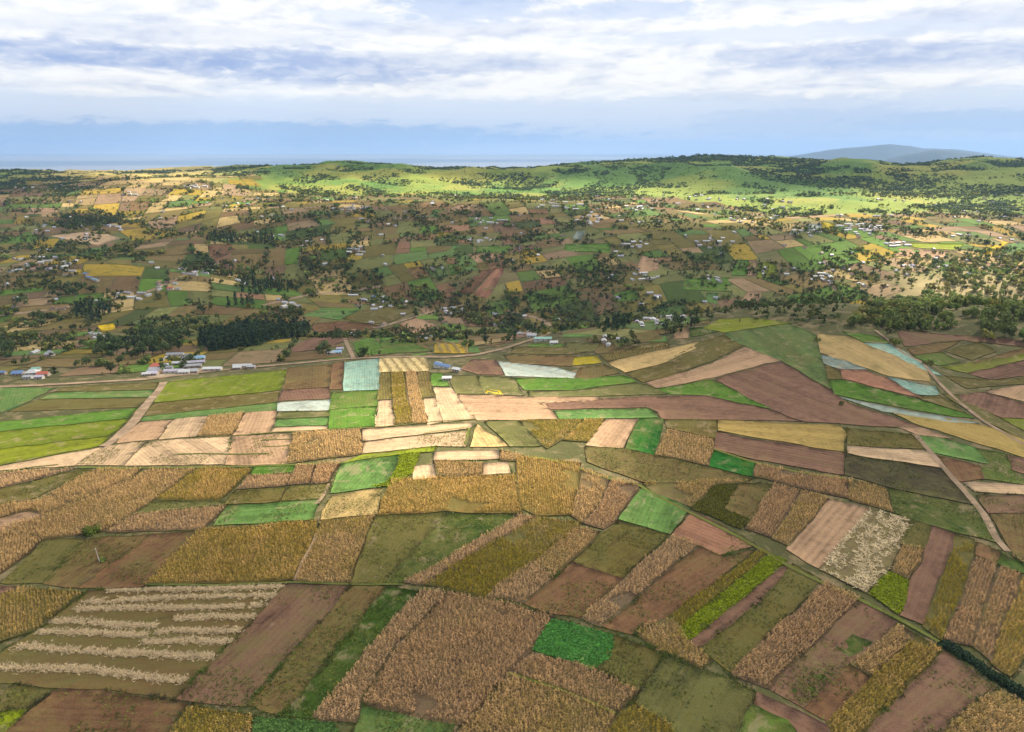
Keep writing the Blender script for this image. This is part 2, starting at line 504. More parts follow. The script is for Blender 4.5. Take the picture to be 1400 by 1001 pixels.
def mat_obj(name, rough=0.6, metal=0.0, dirt=0.35, ridge=0.0):
    m, g = new_mat(name)
    oi = g.n('ShaderNodeObjectInfo')
    tc = g.n('ShaderNodeTexCoord').outputs['Object']
    n = g.noise(tc, 0.9, 4, 0.65)
    c = g.mix(g.smooth(n, 0.5, 0.72, 0, dirt), oi.outputs['Color'], (0.22, 0.13, 0.08))
    nor = None
    if ridge:
        sp = g.n('ShaderNodeSeparateXYZ'); g.set(sp.inputs[0], tc)
        nor = bump(g, g.math('SINE', g.math('MULTIPLY', sp.outputs[0], 6.2832 / ridge)), 0.04)
    b = bsdf(g, c, rough, nor, 0.4)
    b.inputs['Metallic'].default_value = metal
    return m

M = dict(
    soil=mat_field('ploughed_soil', 0.11, 2.2, 0.5, 0.7, 0.24, 0.2),
    furrow=mat_field('furrowed_soil', 0.16, 2.8, 0.45, 0.6, 0.34, 0.2),
    crop=mat_field('green_crop', 0.10, 1.9, 0.46, 0.75, 0.30, 0.2, (.53, .42)),
    stub=mat_field('stubble', 0.14, 2.0, 0.45, 0.7, 0.34, 0.2),
    under=mat_field('maize_ground', 0.1, 1.0, 0.3, 0.4, 0.2, 0.2),
    maize=mat_tint('maize_leaf', 0.8, 0.35, 0.2, 2.0),
    leaf=mat_tint('tree_leaf', 0.75, 0.3, 0.3, 0.5),
    grass=mat_tint('verge_grass_blades', 0.85, 0.3, 0.3, 0.3),
    bark=mat_obj('bark', 0.9, 0, 0.5),
    far=mat_far_field(), ground=mat_ground(), road=mat_road(),
    wall=mat_obj('plaster_wall', 0.85, 0, 0.35), roof=mat_obj('tin_roof', 0.55, 0.0, 0.25, 0.4),
    dark=mat_obj('painted_wood', 0.6, 0, 0.2), glass=mat_obj('window_glass', 0.2, 0, 0.0),
    concrete=mat_obj('weathered_timber', 0.85, 0, 0.3), metal=mat_obj('galvanised_steel', 0.45, 0.3, 0.2),
)

# ------------------------------------------------------------------ fields, traced on the photograph and laid on the ground
# kind | colour | weeds 0..1 | outline | label
C = dict(brown=(.148, .084, .048), purple=(.160, .095, .066), pink=(.335, .225, .145), pale=(.42, .305, .20), dkbrown=(.115, .072, .042),
         dark=(.054, .046, .024), olive=(.112, .088, .030), olbrown=(.138, .092, .044), tan=(.40, .29, .145), gold=(.38, .265, .055),
         green=(.078, .150, .026), dkgreen=(.040, .072, .014), teal=(.098, .172, .052), lime=(.20, .24, .022), ygreen=(.120, .148, .009),
         net=(.23, .34, .28), white=(.38, .42, .37), yellow=(.60, .42, .02), bluegr=(.24, .28, .24), deep=(.018, .098, .014),
         sage=(.108, .108, .042), straw=(.50, .40, .22), red=(.25, .135, .09))
FIELDS = '''
stripes|olbrown|.5|122,808 394,799 240,955 165,946 75,938 0,932 -30,930 -30,918|striped field of pale straw rows alternating with weedy olive strips
s|brown|.35|80,941 170,950 254,964 228,1010 -5,1012 4,1001|bare brown field just below the straw striped field, at the bottom edge
g|olive|.6|-30,934 0,936 77,941 40,966 -30,972|olive weedy sliver between striped field and lime corner plot
g|lime|.2|-30,974 0,970 40,967 6,1001 -8,1012 -30,1012|lime green corner plot at the bottom left of the view
s|purple|.3|395,800 481,800 335,966 241,955|dark reddish brown ploughed field right beside the straw striped field
s|olbrown|.5|483,800 530,803 388,978 340,965|narrow greenish brown strip between reddish ploughed field and dark green strip
g|dkgreen|.2|531,803 572,808 427,982 389,978|long dark green strip running down beside pale maize
m|pale|.1|573,807 612,812 540,890 492,960 487,988 436,985 428,978 452,950|long narrow strip of pinkish dry maize beside the dark green strip
m|pink|.15|613,812 662,818 756,843 727,888 694,920 638,992 562,978 494,960 542,890|largest block of dry brown maize in the bottom centre foreground
g|teal|.4|494,965 558,975 622,987 612,1012 484,1012|weedy green plot under the largest maize block at the bottom edge
m|tan|.4|695,921 842,974 826,1012 620,1012|olive tinged maize at the bottom edge below the thin grassy verge
m|pink|.3|727,893 815,917 870,944 844,973 698,919|slanting strip of dry maize directly below the bright green vegetable patch
v|vivid|.0|753,848 838,868 831,900 811,916 729,888|bright green leafy vegetable patch between brown maize and dark fallow
s|olive|.7|838,868 907,894 870,944 815,915|dark greenish fallow plot right of the bright vegetable patch
s|sage|.5|915,896 1030,945 1006,1012 925,1012 919,995 868,962 873,944|grey green fallow field at the bottom, right of the slanting maize strip
m|gold|.8|867,963 919,995 925,1012 826,1012 845,976|olive golden weedy maize at the bottom edge under grey green fallow
g|green|.5|1028,963 1076,985 1092,1012 1004,1012|small green plot at the bottom edge below a thin brown strip
s|purple|.0|1033,946 1130,994 1150,1012 1100,1012 1077,984 1029,961|thin bare brown strip slanting to the bottom edge
m|gold|.6|1255,868 1288,890 1240,940 1168,1012 1140,1012 1128,987 1188,932 1212,908|long olive maize strip curving down to the bottom edge near the hedge
s|purple|.15|1291,890 1361,940 1300,981 1290,1012 1170,1012 1241,941|large bare brown field in the lower right corner below the dark hedge
m|tan|.5|1361,944 1430,975 1430,1012 1290,1012 1313,976|patchy broken maize in the extreme lower right corner
m|tan|.2|1232,854 1254,868 1211,908 1194,925 1164,908 1198,876|short block of tan maize above the long olive maize strip
s|purple|.3|1177,820 1229,851 1197,876 1163,908 1096,968 1052,943|bare brown strip with weedy patches right of a long maize strip
s|brown|.2|1164,911 1190,928 1128,985 1099,970|small bare brown plot between weedy strip and long olive maize
g|dkgreen|.4|1168,868 1191,877 1162,898 1146,886|small dark green weedy patch inside the brown strip
g|dkgreen|.5|1128,908 1148,917 1096,964 1070,955|dark green ragged vegetable patch low in the brown strip
m|pink|.1|1128,796 1177,820 1051,942 996,922|long strip of dense brown maize between olive fallow and brown strip
s|olive|.6|1086,771 1123,793 997,918 957,888 1042,820|olive brown fallow strip left of the long dense maize strip
s|purple|.0|1060,785 1080,773 1042,819 956,887 942,876|narrow pinkish brown bare strip beside the lime strip
m|gold|.9|1040,752 1051,758 980,816 932,860 914,842|olive yellow crop strip left of the lime strip
v|lime|.1|1053,760 1078,767 1040,796 942,875 926,862 981,817|bright lime yellow strip running downhill in the right foreground
m|tan|.5|868,864 900,842 916,841 930,860 944,878 972,904 958,914 936,903 905,892|ragged dry maize patch at the foot of the lime strip
s|red|.2|948,700 1035,746 985,758 918,732|reddish brown triangular plot right of the mid green plot
s|brown|.25|958,748 992,762 1033,752 912,842 862,866 826,856|long bare brown strip right of a slanting maize strip
m|pale|.1|918,733 957,747 824,857 794,846|long slanting strip of pale maize between two bare brown fields
s|olive|.5|845,712 912,731 850,790 786,768|olive fallow upper half of a strip below the mid green plot
s|brown|.2|785,769 850,791 793,846 758,840 717,826|bare brown lower half of a strip above the vegetable patch
m|pale|.1|690,792 730,769 758,790 717,826 664,817|patch of pale thin maize above the largest maize block
m|tan|.4|788,722 822,728 790,760 757,789 731,768|patchy tan maize strip right of the olive green maize band
m|olgreen|.9|732,708 794,718 770,742 698,792 662,818 579,799|broad band of olive green maize slanting across the centre foreground
m|pale|.2|710,705 733,708 578,799 551,796|thin line of pale dry maize along the left of the olive green band
g|olive|.8|512,705 612,702 532,790 526,797 480,799|dark olive grassy field left half, below the curved golden maize
g|dkgreen|.6|613,702 709,705 550,796 527,797|greener grassy half beside the thin line of pale maize
m|gold|.5|272,724 431,714 433,728 401,794 196,800|big golden maize field left of the dark footpath
m|tan|.45|438,714 511,706 478,798 404,796|tan and golden maize block right of the dark footpath
s|olive|.6|62,738 118,737 58,799 3,798|olive fallow plot with a dark streak, left of the timber pole
s|olbrown|.4|119,737 206,732 106,804 59,799|brown fallow plot where the thin timber pole stands
s|brown|.3|207,732 272,726 196,801 107,805|bare brown plot between the pole and the big golden maize
m|tan|.2|-40,735 0,722 62,738 0,785 -40,812|tan maize wedge at the left edge below the long maize band
m|tan|.3|205,642 267,643 208,686 144,727 116,731 64,737 0,722 62,704 175,658|long tan maize band climbing right past the lone round tree
m|gold|.6|276,640 347,642 300,685 213,684|golden olive maize square behind the pale maize strip
g|sage|.5|209,687 300,686 312,690 185,702|sage green strip between golden square and pale maize strip
m|pale|.1|184,704 312,693 276,724 145,729|pale straw coloured maize strip right of the lone round tree
m|tan|.35|132,642 195,641 175,657 62,703 40,698 -40,720 -40,700 0,692 48,686|upper tan maize band at the left, above the long maize band
s|pink|.0|38,700 61,705 0,728 -40,742 -40,724 0,709|bare pink plot wedged between two maize bands at the left
g|olive|.5|-40,676 0,670 112,642 130,643 44,682 -40,698|olive green strip above the upper tan maize band
m|pale|.0|-40,652 0,647 110,640 0,668 -40,675|pale sunlit stubble wedge at the left edge under the pink slope
s|pale|.0|-40,644 0,638 140,612 108,636 0,643 -40,650|pale pink soil sliver under the yellow green field
g|green|.15|-40,589 0,578 189,558 176,572 0,590 -40,598|dark green band along the top of the big mown field at the left
g|ygreen|.15|-40,599 0,591 176,573 152,596 0,614 -40,622|yellow green middle band of the big mown field at the left
g|ylight|.1|-40,623 0,615 151,597 137,610 0,636 -40,646|bright yellow green lowest band of the big mown field at the left
s|olive|.5|14,563 54,547 205,544 189,557|brown green striped band across the left meadow
g|teal|.3|74,537 211,534 204,543 55,546|thin teal green band near the top of the left meadow
g|olive|.6|86,530 217,523 211,533 77,536|dark olive band at the head of the left meadow beside the track
g|teal|.4|-40,530 76,531 14,562 -40,576|teal green plot at the far left below the dirt road
g|ygreen|.05|227,523 393,506 383,534 211,551|vivid yellow green field right of the curving farm track
g|olive|.4|211,552 383,535 381,550 200,569|olive lower half of the vivid yellow green field
g|teal|.2|197,570 381,551 379,561 190,577|thin teal strip along the foot of the yellow green field
s|pink|.0|190,578 237,574 214,601 157,607|pink bare square right of the lower farm track
t|pale|.1|239,573 285,569 269,597 217,601|pale cream stubble square among the pink plots
m|tan|.2|286,569 335,564 317,596 270,597|small tan maize square between cream stubble and pink soil
s|pink|.0|337,563 379,562 371,591 319,596|pink bare square left of the white and teal strips
t|pale|.1|142,611 200,604 171,636 109,636|pale pink stubble plot at the bottom of the farm track
t|pale|.05|203,604 316,597 308,636 173,636|wide pale pink stubble plot with thin grassy lines
s|pink|.1|317,597 399,594 393,635 309,636|mauve pink plot crossed by short green lines
s|olbrown|.3|393,503 453,499 450,530 389,533|greyish brown field right of the vivid yellow green field
s|purple|.1|387,534 450,531 451,545 381,549|purple brown strip above the white and teal strips
s|brown|.3|455,496 470,494 468,533 451,533|small narrow brown plot left of the pale teal netted field
net|net|.0|471,496 520,490 518,533 469,535|square pale teal netted field beside the road
net|white|.0|381,551 451,547 450,561 380,563|whitish teal strip across the plots under the purple strip
g|sage|.2|380,564 450,562 449,570 377,573|sage strip between the whitish strip and teal strip
g|teal|.0|377,574 448,571 446,582 374,584|light teal green strip below the whitish strip
s|pale|.0|374,585 447,583 446,589 371,592|thin pale pink strip under the light teal strip
g|green|.4|453,537 518,534 516,556 451,560|green upper plot under the pale teal netted field
g|green|.1|451,560 516,557 513,583 449,587|bright green lower plot two below the netted field
straws|straw|.1|520,490 583,489 586,508 519,509|straw field with upright dry stacks right of the netted field
m|olgold|.7|519,510 533,510 538,546 517,547|olive plot just under the straw stacks, leftmost of three strips
s|pale|.0|517,548 537,547 539,583 513,584|pale pink square at the foot of the olive plot
m|olgold|.8|535,510 551,509 563,579 541,581|long olive golden strip below the straw stacks
m|tan|.1|553,509 569,509 586,579 564,580|long tan strip below the straw stacks
m|olgold|.6|570,509 587,509 594,543 577,544|short olive brown plot under the right end of the straw stacks
s|pale|.0|579,545 596,544 606,577 587,581|pale pink plot at the foot of the short olive plot
g|green|.2|588,510 604,510 616,528 592,528|small green plot beside the blue roofed farmhouse
s|pale|.0|592,530 616,530 650,573 607,578|pale pink strip below the blue roofed farmhouse
g|sage|.6|612,513 653,514 663,539 624,539|olive tan plot right of the farmhouse sheds
g|sage|.1|654,514 701,516 718,541 665,540|pale green plot with a yellow flower patch in its corner
flower|yellow|.0|664,532 684,533 686,541 667,540|small bright yellow patch of flowers in the pale green plot
s|purple|.2|645,492 678,493 690,513 654,512 630,505|mauve brown plot by the road right of the farmhouse
net|white|.1|680,494 760,503 795,514 785,518 694,514|long whitish band of netting on the slope right of the road
s|pink|.0|624,540 720,543 818,543 816,548 745,552 757,566 762,573 652,575|long pale pink field in the bright middle of the picture
s|purple|.0|737,551 860,544 963,541 1054,562 1094,576 906,573 897,563 883,557 754,560|long mauve ploughed field curving under the green triangle
g|teal|.0|756,562 886,559 900,571 767,573|narrow light green strip ending the mauve ploughed field
g|green|.1|703,518 854,514 871,522 786,533 717,534|long light green strip on the curved slope left of centre hill
g|sage|.3|721,536 797,533 871,524 900,531 911,539 820,542 726,543|sage green curved strip below the long light green strip
g|green|.3|728,470 771,471 768,476 722,474|light green strip by the road bend sheds
g|teal|.2|761,451 814,456 808,461 771,461|teal plot right of the road bend
g|green|.0|826,459 860,458 866,464 834,464|small vivid green plot among the roadside houses
g|teal|.2|876,464 911,459 914,467 883,468|teal plot with a white house at the foot of the round hill
s|brown|.2|869,447 903,447 904,457 877,461|brown plot among the roadside houses
s|pink|.2|921,449 943,449 943,463 923,464|small upright pinkish plot between tall trees by the round hill
g|dkgreen|.3|944,449 983,447 988,453 966,457 946,461|dark green plot where the roadside houses meet the round hill
s|pink|.3|803,437 868,435 837,443 814,443|pinkish plot above the hedge block
g|olive|.5|700,475 775,475 800,482 780,485 700,484|dull green band between the dirt road and the roadside houses
g|sage|.5|771,469 820,470 810,481 775,481|sage plot below the roadside houses
s|olbrown|.5|820,470 870,474 850,482 816,484 812,480|brown weedy plot above the golden hill strip
g|olive|.4|872,474 908,467 914,471 850,484|thin olive strip above the golden hill strip
s|olbrown|.3|690,486 786,487 783,501 700,497|brown olive strip near the road under the roadside houses
flower|olyellow|.3|786,489 814,488 821,497 783,500|olive yellow plot next to a brown olive strip
s|olbrown|.5|794,503 826,499 849,510 808,518 786,517|brown plot with green tinges below the olive yellow plot
m|olgold|.6|817,487 911,472 914,477 829,495|golden strip along the upper edge of the hill flank
t|tan|.1|830,496 914,477 955,468 950,477 900,499 856,510|tan stubble band sweeping up the hill flank
g|olive|.5|857,511 900,500 954,470 989,458 1016,473 974,494 911,516 880,523|broad olive band sweeping up to the top of the round hill
f|pink|.0|884,524 974,498 1020,475 1065,493 974,517 897,531|pinkish ploughed band curving over the side of the round hill
g|green|.2|898,532 974,520 1055,560 960,540 917,540|bright green triangle between two ploughed fields
f|purple|.0|977,519 1066,495 1134,534 1160,552 1258,583 1200,584 1100,577 1056,561|largest dark purple ploughed field on the round hill
g|capgreen|.35|990,456 1078,443 1117,459 1123,494 1134,532 1068,494 1020,474 1000,466|large dull green field capping the round hill
g|lime|.5|960,449 985,437 1030,435 1080,442 990,455|light yellow green sliver along the crest of the round hill
t|tan|.3|1118,457 1160,461 1268,506 1271,522 1214,514 1123,483|brown stubble field of many thin furrows on the hill's right side
g|green|.3|1150,453 1200,461 1216,470 1180,468|small green plot below the trees on the crest
net|net|.0|1180,469 1216,471 1240,484 1288,514 1276,512 1222,487|whitish teal ribbon of netting along the upper farm track
net|bluegr|.2|1124,486 1151,491 1186,506 1146,505 1126,498|blue grey strip under the thin furrows
s|red|.0|1147,506 1183,507 1211,517 1263,546 1151,518|rosy bare soil wedge above the vivid green strip
g|olive|.4|1126,499 1146,507 1150,518 1133,519|small olive plot left of the rosy soil wedge
net|net|.1|1213,516 1280,530 1286,541 1251,539|pale teal wedge left of the farm track on the slope
g|green|.0|1133,521 1151,520 1257,548 1323,567 1334,573 1303,570 1143,540|vivid green strip across the right slope
g|olive|.5|1251,541 1286,542 1303,551 1317,564 1263,548|dark olive wedge below the pale teal wedge
net|bluegr|.0|1146,543 1205,555 1303,573 1338,580 1300,578 1205,562|thin blue grey strip under the vivid green strip
t|wheat|.2|1214,563 1300,574 1363,587 1430,612 1430,634 1314,600 1257,581|long golden stubble band on the right slope
t|pink|.0|1226,583 1257,584 1300,601 1257,596|small rosy plot at the left end of the golden band
g|teal|.0|1251,595 1291,601 1331,612 1351,634 1277,619|smooth mint green plot right of the farm track
s|brown|.2|1281,623 1340,637 1345,655 1313,659|brown plot below the mint green plot
g|green|.6|1332,613 1374,621 1382,644 1430,658 1430,668 1345,655 1341,637 1352,634|dull green plot right of the mint green plot
s|purple|.1|1377,622 1430,636 1430,656 1384,643|mauve brown plot at the right edge below the golden band
s|purple|.3|1226,453 1314,459 1430,470 1430,478 1314,465 1237,474|brown ridge field along the far right crest
s|olbrown|.3|1240,477 1314,466 1286,481 1246,486|brown wedge below the crest on the far right slope
g|green|.7|1246,487 1289,482 1314,496 1283,501|dark green plot near the upper end of the farm track
g|olive|.6|1291,481 1337,468 1363,481 1329,493|yellowish olive plot on the far right slope
s|olbrown|.2|1337,494 1430,467 1430,478 1329,499|brown band on the far right slope above a mauve field
g|lime|.7|1289,503 1397,485 1430,480 1430,486 1323,510|thin yellowish green band on the far right slope
f|purple|.1|1323,511 1430,488 1430,512 1351,519|mauve ploughed field at the right edge
g|olive|.6|1291,514 1350,520 1430,516 1430,522 1323,532|olive green dip on the far right slope
f|purple|.0|1311,541 1343,537 1430,560 1430,574 1369,571 1314,549|darker mauve field at the right edge beyond the track
s|pink|.2|1346,536 1430,522 1430,557|pinkish plot at the right edge above the darker mauve field
g|ygreen|.3|1369,572 1430,576 1430,606|yellow green corner at the right edge beside the track
g|olive|.7|1290,540 1310,541 1368,573 1430,608 1430,616 1345,575|olive verge strip following the right hand farm track
t|wheat|.25|983,575 1149,583 1156,594 1152,619 1000,592 983,590|straw yellow stubble field under the dark purple ploughed field
t|olive|.4|1158,586 1249,595 1266,614 1160,609|olive tan field right of the straw yellow field
t|pale|.0|1160,610 1271,618 1286,640 1158,621|pale peach strip above the large dark field
s|dark|.2|1157,623 1285,641 1333,692 1216,666 1157,651|large very dark field left of the lower farm track
f|purple|.1|981,592 1153,621 1154,650 1032,629 976,615|purple ploughed strip under the straw yellow field
g|deep|.0|974,617 1031,633 1028,652 970,638|small deep emerald green plot
m|pink|.2|1033,635 1156,657 1158,682 1030,653|short reddish tan maize band right of the emerald plot
m|tan|.4|1159,657 1212,668 1218,700 1160,684|square tan maize block below the very dark field
g|dkgreen|.5|1216,668 1333,694 1365,743 1246,711 1220,700|dark green grassy field beside the lower farm track
m|pink|.1|1057,662 1096,671 1056,735 1020,724|pinkish maize strip, first of a row of side by side strips
m|tan|.45|1097,671 1132,682 1080,748 1057,737|olive tan maize strip, second of a row of side by side strips
f|pink|.2|1133,683 1188,696 1118,778 1076,752|pale brown harvested strip crossed by thin pale lines
strawpile|straw|.3|1189,697 1244,711 1216,776 1184,812 1120,780|cream coloured straw littered strip in the right foreground
g|olive|.7|1246,712 1276,720 1265,750 1232,744|small olive plot at the top of a strip right of the straw
m|tan|.3|1232,746 1264,752 1244,794 1219,782|small tan maize block above the bright green block
v|lime|.3|1214,784 1244,796 1228,838 1189,814|bright yellow green weedy block beside the straw strip
f|purple|.0|1279,721 1306,730 1260,853 1231,840|grey pink ploughed strip with pale edges in the right foreground
m|gold|.9|1307,731 1332,738 1325,780 1288,876 1261,856 1285,800|olive yellow overgrown strip in the right foreground
m|pink|.15|1333,763 1363,772 1328,884 1292,876|dense brown maize strip above the dark hedge
m|pink|.3|1366,774 1396,786 1353,904 1329,886|second dense brown maize strip, right of a dark dividing line
m|gold|.6|1397,791 1430,797 1430,868 1381,924 1354,906|olive golden maize at the right edge above the hedge
s|brown|.2|1335,742 1366,755 1363,770 1333,760|small bare plot at the lower end of the farm track
g|dkgreen|.2|1368,757 1430,787 1430,796 1365,772|small dark green plot at the right edge below the farm track
t|pale|.0|1318,660 1430,666 1430,678 1331,672|pale cream strip on the right edge across the farm track
s|purple|.2|1336,678 1430,679 1430,704 1352,702|dark purple brown plot below the pale cream strip
s|olbrown|.4|1354,704 1430,705 1430,786 1388,762 1372,735|greenish brown plot right of the lower farm track
s|olbrown|.6|800,611 846,611 894,623 970,640 1028,655 1010,662 880,660 804,632|wide olive brown fallow under the dark green and tan plots
m|tan|.6|880,662 990,657 1040,661 980,663 944,694 902,678|ragged tan maize wedge above the lime weedy plot
v|olgreen|.7|980,665 1010,666 988,696 1024,712 1014,724 946,695|weedy lime and olive plot beside the grassy verge
s|olbrown|.5|1011,664 1056,663 1021,722 1022,711 990,696|olive brown fallow left of the pinkish maize strip
g|teal|.05|881,666 943,696 915,730 846,710|smooth mid green plot right of two small maize blocks
m|tan|.2|797,640 836,654 810,702 794,716 780,706|tan maize block left of a thin dividing line
m|pink|.2|838,655 875,663 842,712 824,724 796,717 811,703|pinkish maize block touching the mid green plot
m|gold|.4|706,624 794,634 782,705 732,706 714,696 706,656|golden maize at the right end of the curved slope
m|gold|.35|534,655 705,652 713,702 606,700 516,704|curved golden maize field on the bright slope
s|pale|.0|564,638 592,636 594,655 564,657|small pale pink square inside the golden slope, left one
s|pale|.0|662,634 694,632 698,648 662,650|small pale pink square inside the golden slope, right one
m|tan|.3|594,630 661,634 660,650 596,651|tan maize between the two small pink squares
t|pale|.0|594,618 680,616 682,628 594,629|pale peach stubble strip above the golden slope
m|tan|.2|683,616 714,624 706,630 684,630|small tan plot right of the peach stubble strip
g|teal|.1|468,635 546,623 541,644 526,666 451,674|light green plot left of the lime patch on the bright slope
v|lime|.0|548,622 572,619 562,648 530,666 508,666 527,661 543,644|vivid lime patch on the bright slope
t|tan|.4|453,678 522,669 514,703 439,711|tan and green plot below the light green plot
g|olive|.5|396,667 452,661 438,682 384,686|dull olive plot left of the winding footpath
g|teal|.3|312,693 436,684 428,711 292,718|long teal green plot above the big golden maize
g|olive|.5|320,672 393,667 382,686 308,691|olive grassy plot right of the golden square
g|green|.1|348,639 404,637 400,646 344,650|thin bright green strip above pale maize
m|pale|.1|340,652 400,648 392,664 324,670|thin pale maize strip under the bright green strip
m|pink|.2|404,637 433,635 422,661 395,664|small pinkish maize plot, left of a pair
m|pink|.1|435,635 466,633 449,660 424,661|small pinkish maize plot, right of a pair
m|tan|.25|402,593 494,588 497,621 393,634|square tan field below the green plots of the netted field
s|pale|.0|496,588 648,579 643,586 496,604|long bright pink strip at the centre of the picture
t|pale|.1|496,606 643,589 636,611 598,610 560,614 498,621|bright peach strip below the long bright pink strip
g|lime|.4|498,623 596,611 594,617 548,621 469,633|thin lime verge plot above the light green plot
t|tan|.0|651,580 694,611 643,612|peach triangle right of the bright pink strips
g|sage|.4|662,577 710,576 741,610 697,611|sage green plot right of the peach triangle
m|olgold|.8|711,576 797,575 769,602 750,614 742,609|olive golden plot above the curved golden slope
m|gold|.7|799,575 828,574 806,605 771,603|small olive maize plot left of a pink bare plot
s|pink|.0|829,574 871,573 851,613 801,610|pink bare plot left of the dark green plot
g|deep|.3|873,573 908,573 894,622 855,614|dark green plot between pink soil and tan maize
g|olive|.4|909,574 981,575 980,600 911,585|grey olive plot above the tan maize
m|tan|.3|911,588 979,602 970,638 896,622|tan maize field left of the emerald plot
m|gold|.7|256,966 334,978 350,980 340,1012 226,1012|weedy bushy maize at the bottom edge left of a green patch
v|teal|.0|352,982 456,990 462,1012 343,1012|fresh green vegetable patch at the bottom edge
m|olgold|.6|28,805 115,812 56,857 -30,890 -30,824|olive maize wedge at the left edge beside the striped field
s|purple|.1|-30,800 25,804 -30,822|small bare mauve plot at the left edge under the pole field
g|green|.2|484,470 510,459 527,484 490,487|dark green field just beyond the road, left part
g|green|.0|511,459 527,450 544,463 519,469|bright green plot at the top of the fields beyond the road
g|green|.4|520,470 556,464 590,481 528,484|dull green plot beyond the road above the straw field
s|pink|.0|547,443 573,434 616,456 577,462|rosy bare field behind the farmhouses beyond the road
s|olbrown|.5|531,450 547,444 576,463 590,480 557,464|olive strip left of the rosy bare field
g|teal|.1|604,459 629,460 627,470 606,467|teal plot behind the small farmhouses beyond the road
straws|gold|.3|594,470 639,471 639,484 593,483|yellow field of small stacks just above the dirt road
g|teal|.0|640,473 653,473 656,483 641,482|tiny teal plot beside the field of small stacks
g|teal|.0|411,431 444,423 490,426 464,438|light green field in front of the long white shed
g|olive|.6|470,437 510,417 561,414 570,425 533,441 500,443|broad olive field right of the light green field
s|brown|.2|436,442 470,440 520,446 486,458 440,462 424,447|brown field right of the dark plantation
s|purple|.0|432,459 484,462 440,478 384,484|purple brown field below the dark plantation
flower|yellow|.0|133,446 156,443 157,450 140,454|small bright yellow field among the hedges at the left
s|pale|.0|69,323 131,316 166,326 134,336|pale peach field among the trees at upper left
g|gold|.5|163,316 206,311 257,320 183,331|olive gold field right of the pale peach field
s|brown|.1|280,336 331,334 311,349 294,356|brown sloping field in the upper left valley
f|red|.0|647,403 679,367 691,366 667,409|reddish field rising straight up the valley slope
f|brown|.1|627,401 656,371 677,368 643,403|brown field left of the reddish rising field
net|teal|.0|613,343 621,336 633,337 626,354 613,353|small upright teal field on the middle slope
s|pink|.0|637,347 690,349 653,360|rosy field right of the upright teal field
g|green|.2|650,338 701,336 693,347 652,345|green field above the rosy field on the middle slope
s|pink|.0|624,280 649,279 636,291 611,291|pale rosy parallelogram field below the sunlit hill
g|teal|.0|593,287 610,287 601,299 587,297|teal plot left of the pale rosy parallelogram
g|green|.1|936,381 999,380 999,399 934,396|wide green field on the shaded slope right of centre
g|green|.0|1004,356 1024,356 1021,377 1001,377|light green square at the edge of the sunlit slope
s|pink|.0|1025,356 1035,357 1033,378 1022,377|narrow pink plot between two bright squares
g|ygreen|.0|1036,360 1061,359 1063,380 1034,380|yellow green square at the edge of the sunlit slope
g|teal|.0|966,401 981,401 981,416 964,414|small teal green square above the wooded ravine
s|pink|.1|1007,420 1023,399 1047,399 1026,423|pinkish brown field rising beside the wooded ravine
s|pink|.1|871,374 877,351 900,354 900,370|rosy block of soil on the shaded slope
net|bluegr|.0|783,326 789,317 800,317 794,329|small blue grey plot on the shaded slope
g|green|.1|771,343 774,334 834,333 834,346|long green field on the shaded slope above dark woods
flower|yellow|.2|1337,347 1369,331 1383,331 1351,349|yellow strip on the sunlit slope at the right
g|teal|.0|1357,346 1386,333 1430,331 1430,343|pale green field at the right edge of the sunlit slope
flower|olyellow|.0|1123,304 1140,306 1146,316 1126,316|yellow olive plot beside the sunlit hillside town
net|white|.0|1103,307 1122,307 1123,314 1106,317|whitish plot beside the yellow olive plot
g|lime|.2|1240,332 1318,334 1306,342 1250,339|light green band on the sunlit slope at the right
s|pink|.0|1228,340 1300,344 1290,352 1222,350|rosy band on the sunlit slope at the right
'''
C.update(capgreen=(.095, .140, .048), ylight=(.155, .175, .012), wheat=(.31, .225, .088), vivid=(.085, .225, .055), olgreen=(.10, .10, .02), olgold=(.27, .20, .05), olyellow=(.36, .29, .03))
for _k, _v in list(C.items()):              # saturation raised to keep the earths and greens rich
    _m = sum(_v) / 3
    C[_k] = tuple(max(.008, _m + (q - _m) * 1.16) for q in _v)
KIND = dict(stripes=('strip_field', 'under'), s=('ploughed_field', 'soil'), f=('ploughed_field', 'furrow'), g=('crop_field', 'crop'), m=('maize_field', 'under'),
            v=('vegetable_field', 'crop'), t=('stubble_field', 'stub'), net=('netted_field', 'crop'), flower=('flower_field', 'crop'),
            straws=('stook_field', 'stub'), strawpile=('straw_field', 'stub'))

def inset(poly, d):
    P = np.array(poly, float)
    area = 0.5 * np.sum(P[:, 0] * np.roll(P[:, 1], -1) - np.roll(P[:, 0], -1) * P[:, 1])
    if area < 0: P = P[::-1]
    a = P - np.roll(P, 1, 0); b = np.roll(P, -1, 0) - P
    na = np.stack([-a[:, 1], a[:, 0]], 1) / (np.linalg.norm(a, axis=1, keepdims=True) + 1e-9)
    nb = np.stack([-b[:, 1], b[:, 0]], 1) / (np.linalg.norm(b, axis=1, keepdims=True) + 1e-9)
    n = na + nb; n /= np.maximum(np.linalg.norm(n, axis=1, keepdims=True), 0.6)
    return P + n * d

